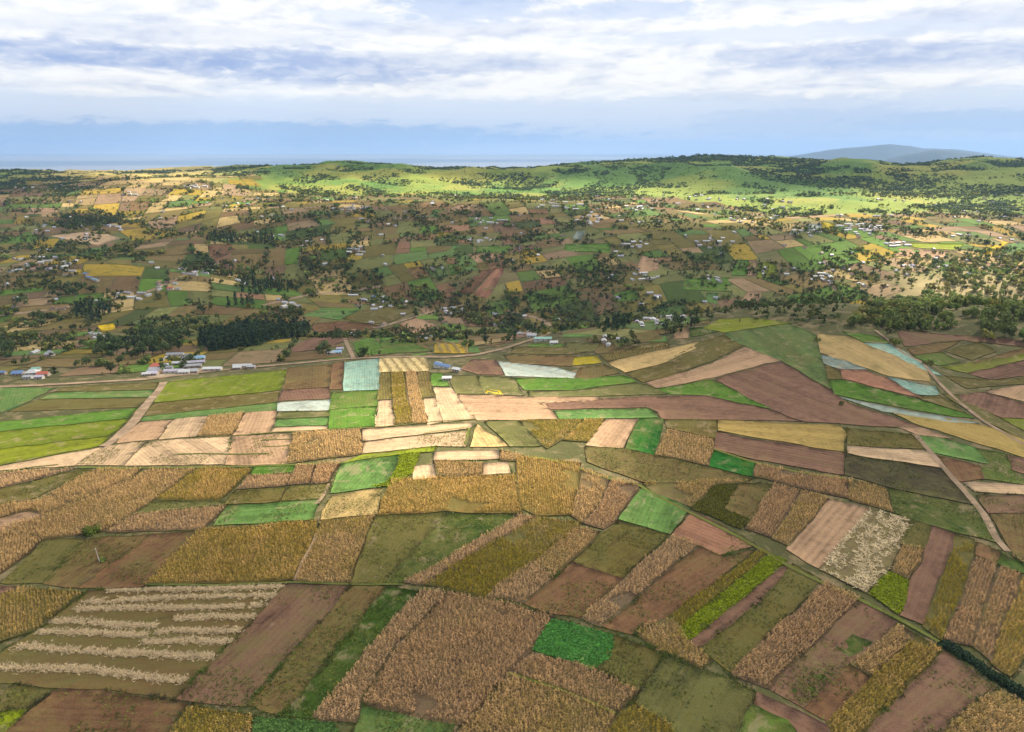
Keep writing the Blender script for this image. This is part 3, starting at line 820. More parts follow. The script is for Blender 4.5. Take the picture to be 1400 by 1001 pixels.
def ground_outline(px, step=9.0, wob=0.75):
    pts = []
    n = len(px)
    for i in range(n):
        a = np.array(px[i]); b = np.array(px[(i + 1) % n])
        k = max(1, int(np.linalg.norm(b - a) / step))
        for j in range(k): pts.append(a + (b - a) * j / k)
    pts = np.array(pts)
    w, hit = pick(pts[:, 0], pts[:, 1])
    w = w[hit]
    o = w[:, :2].copy()
    d = np.hypot(o[:, 0], o[:, 1])
    amp = wob * (1 + d / 500.0)
    o[:, 0] += (fbm(o[:, 0], o[:, 1], 9, 31, 2) - 0.5) * 2 * amp
    o[:, 1] += (fbm(o[:, 0], o[:, 1], 9, 37, 2) - 0.5) * 2 * amp
    return o

def long_axis(o):
    c = o - o.mean(0)
    w, v = np.linalg.eigh(c.T @ c)
    return v[:, 1]

def drape(name, o, mat, lift, color, axis):
    """a sheet of soil laid on the ground inside outline o, with a shallow bank round it"""
    dist = float(np.median(o[:, 1]))
    sp = max(5.0, dist * 0.014)
    lo, hi = o.min(0), o.max(0)
    gx, gy = np.meshgrid(np.arange(lo[0] + sp / 2, hi[0], sp), np.arange(lo[1] + sp / 2, hi[1], sp))
    gx = gx.ravel(); gy = gy.ravel()
    m = inpoly(gx, gy, o)
    pts = np.concatenate([o, np.stack([gx[m], gy[m]], 1)])
    n = len(o)
    vs, es, fs, *_ = delaunay_2d_cdt([Vector(p) for p in pts], [], [list(range(n))], 1, 1e-4)
    v2 = np.array([(v.x, v.y) for v in vs])
    tri = np.array([f for f in fs if len(f) == 3], int)
    if len(tri) == 0: return None
    ctr = o.mean(0)
    z = ter(v2[:, 0], v2[:, 1]) + lift
    # boundary skirt
    e = np.sort(np.concatenate([tri[:, [0, 1]], tri[:, [1, 2]], tri[:, [2, 0]]]), 1)
    ue, cnt = np.unique(e, axis=0, return_counts=True)
    be = ue[cnt == 1]
    bv = np.unique(be)
    remap = {int(b): len(v2) + i for i, b in enumerate(bv)}
    sk = []
    for a, b in be:
        sk.append((a, b, remap[int(b)])); sk.append((a, remap[int(b)], remap[int(a)]))
    v3 = np.concatenate([np.column_stack([v2, z]), np.column_stack([v2[bv], z[bv] - lift - 0.3])])
    allt = np.concatenate([tri, np.array(sk, int)]) if sk else tri
    zc = float(ter(ctr[0], ctr[1]))
    loc = np.array([ctr[0], ctr[1], zc])
    uv = np.column_stack([v3[:, :2] @ axis, v3[:, :2] @ np.array([-axis[1], axis[0]])])
    me = mesh_np(name, v3 - loc, allt, uv=uv, smooth=True)
    return add(name, me, M[mat], None, loc, color)

# ------------------------------------------------------------------ plants
def blade(out, base, direc, length, width, droop, shade):
    """one bent leaf blade of two quads"""
    v, f, s = out
    d = np.array([math.cos(direc), math.sin(direc)])
    p = np.array([-d[1], d[0]])
    k = len(v)
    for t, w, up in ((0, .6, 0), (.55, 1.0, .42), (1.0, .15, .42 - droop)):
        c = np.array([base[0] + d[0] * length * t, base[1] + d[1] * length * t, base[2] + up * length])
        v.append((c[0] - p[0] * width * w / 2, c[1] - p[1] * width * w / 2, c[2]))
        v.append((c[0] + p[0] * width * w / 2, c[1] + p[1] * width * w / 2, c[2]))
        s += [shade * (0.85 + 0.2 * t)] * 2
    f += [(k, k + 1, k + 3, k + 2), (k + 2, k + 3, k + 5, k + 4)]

def maize_proto(rs):
    v, f, s = [], [], []
    h = 2.1 * rs.uniform(.85, 1.1)
    a = rs.uniform(0, 6.28)
    for q in (0, 1.57):
        d = np.array([math.cos(a + q), math.sin(a + q)]) * 0.05
        k = len(v)
        v += [(-d[0], -d[1], 0), (d[0], d[1], 0), (d[0] * .5, d[1] * .5, h), (-d[0] * .5, -d[1] * .5, h)]
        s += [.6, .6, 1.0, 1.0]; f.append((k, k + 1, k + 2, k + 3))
    for j in range(6):
        blade((v, f, s), (0, 0, h * (0.25 + 0.11 * j)), a + j * 2.6 + rs.uniform(-.5, .5), rs.uniform(.55, .85), rs.uniform(.16, .26), rs.uniform(.1, .9), rs.uniform(.75, 1.25))
    blade((v, f, s), (0, 0, h), a, .35, .22, -.5, 1.25)
    return np.array(v), np.array(f), np.array(s)

def tuft_proto(rs, n, h, w):
    v, f, s = [], [], []
    for j in range(n):
        blade((v, f, s), (rs.uniform(-.1, .1), rs.uniform(-.1, .1), 0), rs.uniform(0, 6.28), h * rs.uniform(.6, 1.1), w * rs.uniform(.7, 1.2), rs.uniform(-.6, .3), rs.uniform(.7, 1.25))
    return np.array(v), np.array(f), np.array(s)

_rs = random.Random(5)
MAIZE = [maize_proto(_rs) for _ in range(8)]
TUFT = [tuft_proto(_rs, 5, 1.0, .22) for _ in range(6)]
CABB = [tuft_proto(_rs, 6, 0.55, .42) for _ in range(5)]
DRY, GREENLEAF = np.array([.71, .47, .215]), np.array([.37, .285, .025])

def rowgrid(o, axis, da, db, jit):
    b = np.array([-axis[1], axis[0]])
    A = o @ axis; B = o @ b
    ga, gb = np.meshgrid(np.arange(A.min(), A.max(), da), np.arange(B.min(), B.max(), db))
    ga = ga.ravel() + RNG.uniform(-jit, jit, ga.size) * da; gb = gb.ravel() + RNG.uniform(-jit, jit, gb.size) * db * .45 + .5 * (fbm(ga.ravel() if ga.ndim == 2 else ga, gb.ravel(), 18, 43, 2) - .5)
    x = ga * axis[0] + gb * b[0]; y = ga * axis[1] + gb * b[1]
    m = inpoly(x, y, o)
    return x[m], y[m]

def plants(name, protos, x, y, size, tint, parent, mat, lift=0.0, fat=1.0, lean=0.25):
    n = len(x)
    if n == 0: return None
    loc = np.column_stack([x, y, ter(x, y) + lift]) - np.array(parent.location)
    sc = size * RNG.uniform(.68, 1.2, n)
    S = np.column_stack([sc * fat, sc * fat, sc])
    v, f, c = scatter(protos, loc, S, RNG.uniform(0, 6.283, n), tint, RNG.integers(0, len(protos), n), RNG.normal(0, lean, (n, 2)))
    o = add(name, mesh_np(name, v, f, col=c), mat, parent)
    o['kind'] = 'stuff'
    return o

def jit_tint(base, n, amt=.22):
    return np.asarray(base)[None, :] * RNG.uniform(1 - amt, 1 + amt, n)[:, None] if np.ndim(base) == 1 else base * RNG.uniform(1 - amt, 1 + amt, n)[:, None]

FIELD_PX, FIELD_W, VERGE = [], [], []

def maize_plants(fld, o, axis, colname, weed, dist, dens=1.0):
    da, db = (0.62, 1.0) if dist < 300 else ((0.82, 1.2) if dist < 420 else (1.7, 2.0))
    x, y = rowgrid(inset(o, .55), axis, da / dens, db, .45)
    n = len(x)
    k = fbm(x, y, 14, 51, 4); k2 = fbm(x, y, 3.5, 57, 2)
    gap = fbm(x, y, 22, 61, 3) + 0.25 * k2
    m = gap > 0.36 + 0.06 * weed
    x, y, k, k2 = x[m], y[m], k[m], k2[m]; n = len(x)
    g = np.clip(sstep(.62 - .5 * weed, .95 - .42 * weed, .6 * k + .4 * k2 + RNG.normal(0, .08, n)) * (0.15 + weed), 0, 1)[:, None]
    dry = 0.62 * DRY + 0.55 * np.array(C[colname])
    tint = dry[None] * (1 - g) + GREENLEAF[None] * g
    big = (.76 if dist < 420 else 0.62) * (.72 + .5 * fbm(x, y, 9, 63, 3))
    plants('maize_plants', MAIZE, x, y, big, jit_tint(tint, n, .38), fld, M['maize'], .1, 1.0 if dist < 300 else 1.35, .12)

def build_fields():
    for idx, line in enumerate(FIELDS.strip().splitlines()):
        kind, col, weed, pts, label = line.split('|')
        px = P2(pts); weed = float(weed)
        FIELD_PX.append(px)
        o = ground_outline(px)
        if len(o) < 4: continue
        dist = float(np.median(o[:, 1]))
        o = inset(o, -0.35)
        FIELD_W.append(o)
        axis = long_axis(o)
        name, mat = KIND[kind]
        base = np.array(C[col])
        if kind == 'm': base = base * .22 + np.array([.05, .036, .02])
        if kind == 'strawpile': base = base * .36
        lift = 0.10 + 0.0003 * dist + 0.0011 * idx
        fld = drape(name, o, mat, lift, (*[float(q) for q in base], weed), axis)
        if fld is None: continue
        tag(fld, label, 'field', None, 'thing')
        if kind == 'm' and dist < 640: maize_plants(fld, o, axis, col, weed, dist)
        if kind == 'v':
            x, y = rowgrid(o, axis, .7, .8, .5)
            plants('leafy_plants', CABB, x, y, 1.1, jit_tint(base * 1.15, len(x), .3), fld, M['grass'], lift)
        if kind in 'sgt' and dist < 330 and weed > 0:
            x, y = rowgrid(o, axis, 1.1, 1.1, .5)
            k = fbm(x, y, 11, 71, 4) + RNG.normal(0, .06, len(x))
            m = k > .63 - .26 * weed
            x, y = x[m], y[m]
            t = np.where(RNG.uniform(0, 1, len(x))[:, None] < .6, np.array([.070, .095, .018])[None], np.array([.19, .21, .04])[None])
            plants('weeds', TUFT, x, y, .58, jit_tint(t, len(x), .3), fld, M['grass'], lift - .02, 1.3)
        if kind == 'straws':
            x, y = rowgrid(o, axis, 3.4, 7.0, .25)
            plants('straw_stooks', MAIZE, np.repeat(x, 5) + RNG.normal(0, .5, len(x) * 5), np.repeat(y, 5) + RNG.normal(0, .5, len(x) * 5), .75,
                   jit_tint(np.array([.52, .42, .22]), len(x) * 5, .2), fld, M['maize'], lift, 1.6)
        if kind == 'strawpile':
            x, y = rowgrid(o, axis, .9, .9, .5)
            b = np.array([-axis[1], axis[0]])
            k = fbm(x @ np.eye(1)[0] if False else x * axis[0] + y * axis[1], (x * b[0] + y * b[1]) * 3.0, 5, 81, 3)
            m = k > .47
            plants('straw_litter', TUFT, x[m], y[m], .8, jit_tint(np.array([.78, .64, .40]), int(m.sum()), .2), fld, M['maize'], lift, 1.6, .6)
        if kind == 'stripes':
            R = '''148,808 388,803;114,822 380,814;104,834 360,829;72,849 212,857;240,846 348,843;52,864 200,868;216,864 328,862;24,884 190,895;
                   196,878 314,877;160,893 294,898;-20,912 120,916;104,915 252,931'''
            for seg in R.replace('\n', '').split(';'):
                (x0, y0), (x1, y1) = P2(seg)
                t = np.linspace(0, 1, 40)
                w, _ = pick(x0 + (x1 - x0) * t, y0 + (y1 - y0) * t + np.sin(t * 7 + x0) * .8)
                i = RNG.uniform(0, 39, int(np.hypot(*(w[-1] - w[0])[:2]) * 20))
                wx = np.interp(i, np.arange(40), w[:, 0]) + RNG.normal(0, .8, len(i)); wy = np.interp(i, np.arange(40), w[:, 1]) + RNG.normal(0, .8, len(i))
                k = fbm(wx, wy, 5, 90, 3) > .24
                m = inpoly(wx, wy, o) & k
                r = plants('straw_row', TUFT, wx[m], wy[m], .62, jit_tint(np.array([.66, .52, .32]), int(m.sum()), .25), fld, M['maize'], lift, 1.25, .5)
                if r is not None: del r['kind']
        if dist < 420: VERGE.append(o)
build_fields()

# grass that grows along the banks between the fields
def verge_grass():
    X, Y, S = [], [], []
    for o in VERGE:
        for i in range(len(o)):
            a, b = o[i], o[(i + 1) % len(o)]
            L = float(np.hypot(*(b - a)))
            d = float(np.hypot(*a))
            n = RNG.poisson(L * (3.4 if d < 260 else 1.8))
            if n == 0: continue
            t = RNG.uniform(0, 1, n)[:, None]
            nrm = np.array([(b - a)[1], -(b - a)[0]]) / max(L, 1e-6)
            p = a + (b - a) * t + nrm[None] * RNG.normal(.35, .32, n)[:, None]
            X.append(p[:, 0]); Y.append(p[:, 1])
    x = np.concatenate(X); y = np.concatenate(Y)
    k = fbm(x, y, 26, 101, 3)
    m = k > .40
    x, y, k = x[m], y[m], k[m]
    n = len(x)
    g = sstep(.45, .62, k)[:, None]
    t = np.array([.075, .068, .026])[None] * (1 - g) + np.array([.088, .125, .022])[None] * g
    hold = add('verge_grass', None, None, None, (0, 0, 0))
    sc = .55 * RNG.uniform(.5, 1.3, n) * (1 + .8 * sstep(.58, .72, fbm(x, y, 7, 107, 3)))
    v, f, c = scatter(TUFT, np.column_stack([x, y, ter(x, y)]), sc, RNG.uniform(0, 6.28, n), jit_tint(t, n, .3), RNG.integers(0, 6, n), RNG.normal(0, .2, (n, 2)))
    bpy.data.objects.remove(hold)
    o = add('verge_grass', mesh_np('verge_grass', v, f, col=c), M['grass'])
    tag(o, 'rough grass along the banks between the fields', 'grass', kind='stuff')
verge_grass()

# ------------------------------------------------------------------ ground sheet
NEARLINE = [(-400, 520), (0, 520), (200, 515), (300, 506), (400, 497), (470, 492), (600, 489), (640, 487), (690, 476), (735, 462), (752, 458), (800, 470), (840, 480), (870, 474), (915, 467), (955, 454), (975, 446)]
_nl, _ = pick(np.array([a for a, b in NEARLINE], float), np.array([b for a, b in NEARLINE], float))
NL_U = _nl[:, 0] / _nl[:, 1]; NL_Y = _nl[:, 1]
def nearline(x, y):
    u = x / np.maximum(y, 100)
    return np.where(u < NL_U[-1], np.interp(u, NL_U, NL_Y), 690.0)

def build_ground():
    nr, nc = GZ.shape
    X = _gx.ravel(); Y = _gy.ravel(); Z = GZ.ravel()
    idx = np.arange(nr * nc).reshape(nr, nc)
    f = np.stack([idx[:-1, :-1], idx[:-1, 1:], idx[1:, 1:], idx[1:, :-1]], -1).reshape(-1, 4)
    px, py = proj(X, Y, Z)
    near = np.array([.085, .085, .032]); val = np.array([.15, .125, .055])
    k = fbm(X, Y, 60, 201, 4)[:, None]; kb = fbm(X, Y, 260, 205, 4)[:, None]
    c = np.tile(near, (len(X), 1)) * (0.75 + .5 * k)
    v = val * (1 - sstep(.42, .6, kb)) + np.array([.115, .135, .042]) * sstep(.42, .6, kb)
    t = sstep(600, 800, Y)[:, None]; c = c * (1 - t) + v * t
    # grassy hills with scrub
    hs = 1830 - 310 * sstep(.12, .42, X / np.maximum(Y, 100))
    t = sstep(0, 130, Y - hs)[:, None]
    hg = np.array([.215, .262, .050]) * (1 - sstep(.40, .58, kb)) + np.array([.105, .19, .04]) * sstep(.40, .58, kb)
    hk = fbm(X, Y, 150, 211, 4)[:, None]
    hg = hg * (1 - .7 * sstep(.52, .66, hk)) + np.array([.30, .28, .06]) * .7 * sstep(.52, .66, hk)
    c = c * (1 - t) + hg * t
    # pale stubble shoulder on the left hill
    u = X / np.maximum(Y, 100)
    t = (sstep(1780, 1930, Y) * sstep(-.36, -.44, u) * sstep(-.70, -.62, u))[:, None]
    c = c * (1 - t) + (np.array([.36, .29, .10]) * (.7 + .6 * k)) * t
    # dry pale slope with scrub at the right
    t = (sstep(.55, .60, u + .08 * (k[:, 0] - .5)) * sstep(740, 800, Y) * sstep(1220, 1080, Y))[:, None]
    c = c * (1 - t) + (np.array([.34, .27, .13]) * (1 - sstep(.42, .58, kb)) + np.array([.22, .26, .05]) * sstep(.42, .58, kb)) * (.7 + .6 * k) * t
    # far plain: dry ground with long pale and dark tracts
    t = sstep(6000, 9000, Y)[:, None]
    pl = fbm(X * .35, Y, 3800, 221, 4)[:, None]
    pc = np.array([.09, .10, .10]) * (1 - sstep(.45, .62, pl)) + np.array([.24, .23, .21]) * sstep(.45, .62, pl)
    c = c * (1 - t) + pc * t
    me = mesh_np('ground', np.column_stack([X, Y, Z]), f, col=c, smooth=True)
    tag(add('ground', me, M['ground']), kind='structure')
build_ground()

def mountain(name, pts, dist, depth, base, col):
    """a far range of hills: ridge traced by bearing, real distance, foothills front and back"""
    xs = np.linspace(pts[0][0], pts[-1][0], 160)
    ys = np.interp(xs, [p[0] for p in pts], [p[1] for p in pts])
    u = (xs - CW) / 983.0
    zc = CAM_H - dist * np.tan(PITCH + np.arctan((ys - CH) / FPX))
    prof = np.linspace(-1, 1, 41)
    V = []
    for p in prof:
        yy = dist + p * depth + 0 * u
        e = (1 - abs(p)) ** 1.3
        z = base + (zc - base) * e + (fbm(u * dist, yy, depth * .5, 301, 4) - .5) * 2 * (zc - base) * .30 * (1 - e) * min(1, 4 * (1 - abs(p))) + (fbm(u * dist, yy, 260, 305, 3) - .5) * 22 * e
        V.append(np.column_stack([u * dist, yy, z]))
    V = np.array(V); n, k = V.shape[:2]
    idx = np.arange(n * k).reshape(n, k)
    f = np.stack([idx[:-1, :-1], idx[:-1, 1:], idx[1:, 1:], idx[1:, :-1]], -1).reshape(-1, 4)
    me = mesh_np(name, V.reshape(-1, 3), f, col=np.tile(col, (n * k, 1)), smooth=True)
    tag(add(name, me, M['ground']), kind='structure')
mountain('distant_mountain', [(1000, 224), (1060, 217), (1095, 211), (1130, 205), (1180, 200), (1212, 197), (1240, 200), (1258, 203), (1300, 204), (1340, 209), (1400, 217), (1480, 230)], 17000, 4000, -530, (.03, .045, .05))
mountain('distant_hills', [(1150, 232), (1205, 219), (1240, 211), (1270, 205), (1300, 207), (1340, 213), (1365, 217), (1420, 225), (1500, 240)], 12500, 2600, -530, (.028, .042, .045))
mountain('distant_hill', [(455, 250), (480, 234), (500, 226), (520, 224), (545, 225), (570, 231), (590, 240), (610, 255)], 8500, 1400, -530, (.03, .05, .03))

# ------------------------------------------------------------------ roads and tracks
def road(name, pts, width):
    p = P2(pts)
    d = []
    for i in range(len(p) - 1):
        a, b = np.array(p[i]), np.array(p[i + 1])
        k = max(2, int(np.linalg.norm(b - a) / 4))
        d += [a + (b - a) * j / k for j in range(k)]
    d.append(np.array(p[-1])); d = np.array(d)
    w, hit = pick(d[:, 0], d[:, 1]); w = w[hit][:, :2]
    for _ in range(3): w[1:-1] = .25 * w[:-2] + .5 * w[1:-1] + .25 * w[2:]
    t = np.gradient(w, axis=0); t /= np.linalg.norm(t, axis=1, keepdims=True) + 1e-9
    nrm = np.stack([-t[:, 1], t[:, 0]], 1)
    ws = width * (0.8 + .5 * fbm(w[:, 0], w[:, 1], 14, 401, 2))
    V = []
    for q in (-.5, -.25, 0, .25, .5):
        xy = w + nrm * (ws * q)[:, None]
        V.append(np.column_stack([xy, ter(xy[:, 0], xy[:, 1]) + .22 + .0004 * xy[:, 1] + (.06 if q in (-.25, .25) else .1)]))
    V = np.array(V); n, k = V.shape[:2]
    idx = np.arange(n * k).reshape(n, k)
    f = np.stack([idx[:-1, :-1], idx[:-1, 1:], idx[1:, 1:], idx[1:, :-1]], -1).reshape(-1, 4)
    tag(add(name, mesh_np(name, V.reshape(-1, 3), f), M['road']), kind='structure')
road('dirt_road', '-60,532 60,527 130,523 200,519 250,513 290,508 340,503 400,498 440,494 475,491 520,489 570,488 610,489 650,486 690,477 720,467 740,461 750,457 757,451 752,445 742,438 720,431 690,425', 7)
road('farm_track', '224,523 219,533 205,548 194,562 183,578 168,592 152,606 142,611', 5.5)
road('farm_track', '1196,452 1215,466 1232,482 1262,497 1272,510 1280,520 1296,537 1318,556 1345,577 1390,603 1440,630', 2.4)
road('farm_track', '1250,594 1268,614 1283,632 1300,652 1322,676 1345,704 1362,738 1378,755', 2.6)
road('farm_track', '484,492 478,478 470,464 476,452 520,448 560,436 600,424 640,416', 4)
def bank(pts, width, color):
    road('grassy_path', pts, width)
    o = bpy.data.objects[-1] if False else COL.objects[len(COL.objects) - 1]
    o.data.materials.clear(); o.data.materials.append(M['bank']); o.color = (*color, .5)
M['bank'] = mat_field('bank_grass', 0.0, 2.0, .5, .9, 0.0, .2)
bank('722,626 745,627 790,640 830,655 870,662 900,680 940,700 1000,730 1040,752 1080,776 1120,796 1170,818 1230,848 1290,882', 1.6, (.13, .16, .03))
bank('976,615 1030,633 1100,648 1156,655', 1.5, (.16, .20, .03))
bank('108,640 180,641 250,640 330,639 400,636 470,634 500,626 545,620', 1.6, (.12, .15, .03))
bank('695,921 770,945 842,976', 1.0, (.16, .19, .03))
bank('200,800 300,801 400,797 480,800 552,800', 1.0, (.11, .15, .03))
bank('282,598 320,597 372,592 450,588 516,585 596,577 650,574', 1.4, (.14, .14, .035))
bank('242,622 280,621 320,622 368,621', 1.2, (.13, .16, .03))
bank('356,603 398,601', .9, (.13, .16, .03))
bank('358,612 396,610', .9, (.13, .16, .03))
bank('580,593 610,589 644,584 638,598 636,608', 1.3, (.17, .21, .03))
bank('0,648 40,640 80,636', 1.0, (.12, .14, .04))
road('footpath', '432,690 440,683 446,672 450,662', 1.4)
road('footpath', '434,727 430,740 414,768 403,794', 1.2)
road('farm_track', '0,432 70,424 130,414 190,404 240,384 262,372 300,360', 7)
road('farm_track', '360,418 420,404 480,398 520,392', 7)
road('farm_track', '1128,356 1134,374 1142,398', 6)

yd = ground_outline(P2('198,516 205,506 212,497 226,491 238,484 258,483 280,487 284,494 280,504 270,512 240,515 215,518'))
tag(drape('village_yard', yd, 'soil', .2, (.34, .27, .19, .2), long_axis(yd)), kind='structure')

# ------------------------------------------------------------------ patchwork of small plots in the valley
PAL = [(np.array(C['brown']) * 1.1, 3.0), (np.array(C['purple']), 1.5), (np.array(C['pink']) * .8, 1.2), (np.array(C['olbrown']) * 1.15, 4.5), (np.array(C['olive']) * 1.3, 5.0), (np.array(C['sage']) * 1.35, 4.5),
       (np.array(C['green']), 2.6), (np.array(C['teal']) * .9, 1.2), (np.array(C['dkgreen']), 1.2), (np.array(C['tan']), 1.6), (np.array(C['red']), .6), (np.array(C['gold']) * .8, .8)]
PALW = np.array([w for c, w in PAL]); PALW = PALW / PALW.sum()
PALN = ['brown', 'mauve brown', 'rosy', 'olive brown', 'olive', 'sage green', 'green', 'teal green', 'dark green', 'tan', 'reddish', 'golden']
def make_plots():
    rs = random.Random(21)
    plots = []
    def split(q, depth):
        """q: four corners; cut across the longer side until plots are field sized"""
        a = np.linalg.norm(q[1] - q[0]) + np.linalg.norm(q[2] - q[3]); b = np.linalg.norm(q[3] - q[0]) + np.linalg.norm(q[2] - q[1])
        size = max(a, b) / 2
        lim = rs.uniform(44, 110)
        Q = np.array(q)
        vx, vy = proj(Q[:, 0], Q[:, 1], ter(Q[:, 0], Q[:, 1]))
        ins = (vx > -24) & (vx < 1424) & (vy < 1006) & (Q[:, 1] < nearline(Q[:, 0], Q[:, 1]) + 4)
        if ins.all(): return
        if ins.any() and size > 24 and depth < 14: pass
        elif depth > 7 or (size < lim and min(a, b) / 2 < 64):
            plots.append(q); return
        t0 = rs.uniform(.32, .68); t1 = min(.75, max(.25, t0 + rs.uniform(-.08, .08)))
        if a > b * rs.uniform(.5, 1.3):
            m0 = q[0] + (q[1] - q[0]) * t0; m1 = q[3] + (q[2] - q[3]) * t1
            split([q[0], m0, m1, q[3]], depth + 1); split([m0, q[1], q[2], m1], depth + 1)
        else:
            m0 = q[0] + (q[3] - q[0]) * t0; m1 = q[1] + (q[2] - q[1]) * t1
            split([q[0], q[1], m1, m0], depth + 1); split([m0, m1, q[2], q[3]], depth + 1)
    N = 250.0
    an = math.radians(14)
    R = np.array([[math.cos(an), -math.sin(an)], [math.sin(an), math.cos(an)]])
    def node(i, j):
        p = R @ np.array([i * N, j * N])
        return p + np.array([float(vnoise(i * 1.7, j * 1.3, 7)) - .5, float(vnoise(i * 1.7, j * 1.3, 9)) - .5]) * N * .6
    for i in range(-12, 14):
        for j in range(-6, 13):
            q = [node(i, j), node(i + 1, j), node(i + 1, j + 1), node(i, j + 1)]
            c = sum(q) / 4
            if c[1] < -60 or c[1] > 2480 or abs(c[0]) > .95 * c[1] + 420: continue
            split(q, 0)
    return plots

PLOT_EDGES = []
def build_plots():
    rs = random.Random(33)
    items = []
    for q in make_plots():
        P = np.array(q); c = P.mean(0)
        x, y = c
        nl = nearline(P[:, 0], P[:, 1])
        if np.any(P[:, 1] < nl + 4):            # beside the traced fields the patchwork simply goes on
            vx, vy = proj(P[:, 0], P[:, 1], ter(P[:, 0], P[:, 1]))
            if not (np.all(vx < -24) or np.all(vx > 1424) or np.all(vy > 1006)): continue
        u = x / y
        z = float(ter(x, y)); px, py = [float(v) for v in proj(x, y, z)]
        if y > 1930 and not (-.70 < u < -.36 and y < 2420): continue
        if u > .56 and 760 < y < 1150: continue
        if u > .12 and y > 1930 - 310 * float(sstep(.12, .42, u)): continue
        if any(inpoly(np.array([px]), np.array([py]), f)[0] for f in FIELD_PX if abs(f[0][0] - px) < 160 and abs(f[0][1] - py) < 80): continue
        if y > 1930 and rs.random() < .3: continue
        PLOT_EDGES.append(P)
        o = inset(P, rs.uniform(.6, 2.2))
        k = int(np.searchsorted(np.cumsum(PALW), rs.random()))
        if y > 1930 or (-.62 < u < -.34 and y > 1520 + 500 * max(0, -.5 - u) and rs.random() < .8): k = rs.choice([9, 11, 4, 2, 9, 4])
        if u > .30 and 1150 < y < 1850 and rs.random() < .7: k = rs.choice([2, 2, 9, 9, 5, 6, 11, 4])
        items.append((o, k, x, y, px, py))
    items.sort(key=lambda it: -abs(np.linalg.norm(it[0][2] - it[0][0]) * np.linalg.norm(it[0][3] - it[0][1])) / it[3] ** 3)
    VV, FF, CC, UU = [], [], [], []
    base = 0
    N = 8
    t = np.linspace(0, 1, N)
    s, r = np.meshgrid(t, t)
    idx = np.arange(N * N).reshape(N, N)
    fq = np.stack([idx[:-1, :-1], idx[:-1, 1:], idx[1:, 1:], idx[1:, :-1]], -1).reshape(-1, 4)
    n_ind = 0
    for o, k, x, y, px, py in items:
        q = o[:, :]
        xy = ((1 - s) * (1 - r))[..., None] * q[0] + (s * (1 - r))[..., None] * q[1] + (s * r)[..., None] * q[2] + ((1 - s) * r)[..., None] * q[3]
        xy = xy.reshape(-1, 2)
        area = np.sum(q[:, 0] * np.roll(q[:, 1], -1) - np.roll(q[:, 0], -1) * q[:, 1])
        ff = fq if area > 0 else fq[:, ::-1]
        z = ter(xy[:, 0], xy[:, 1]) + .30 + y * .00028
        V = np.column_stack([xy, z])
        col = PAL[k][0] * rs.uniform(.7, 1.15)
        reg = float(fbm(np.array([x]), np.array([y]), 420, 221, 3)[0])
        col = .80 * col + .22 * (np.array([.165, .13, .070]) if reg < .46 else np.array([.125, .14, .045]))
        ax = long_axis(o); uv = np.column_stack([xy @ ax, xy @ np.array([-ax[1], ax[0]])])
        if n_ind < 56 and 0 < px < 1400 and visible(x, y, z.max() + 1):
            n_ind += 1
            loc = np.array([x, y, float(ter(x, y))])
            me = mesh_np('hedged_plot', V - loc, ff, col=np.tile(col, (len(V), 1)), uv=uv, smooth=True)
            zone = 'left' if px < 430 else ('middle' if px < 900 else 'right')
            tag(add('hedged_plot', me, M['far'], None, loc), '%s plot among hedges and trees in the %s of the shaded valley' % (PALN[k], zone), 'field', 'small hedged plots in the valley', 'thing')
        else:
            VV.append(V); FF.append(ff + base); CC.append(np.tile(col, (len(V), 1))); UU.append(uv); base += len(V)
    me = mesh_np('valley_plots', np.concatenate(VV), np.concatenate(FF), col=np.concatenate(CC), uv=np.concatenate(UU), smooth=True)
    tag(add('valley_plots', me, M['far']), 'patchwork of many small plots across the valley', 'fields', kind='stuff')

def visible(x, y, z):
    """is the point in the picture and not behind a hill"""
    px, py = [float(v) for v in proj(x, y, z)]
    if not (-5 < px < 1405 and 0 < py < 1003): return False
    t = np.linspace(.1, .985, 90)
    return bool(np.all(CAM_H + (z - CAM_H) * t > ter(x * t, y * t) - .3))
build_plots()

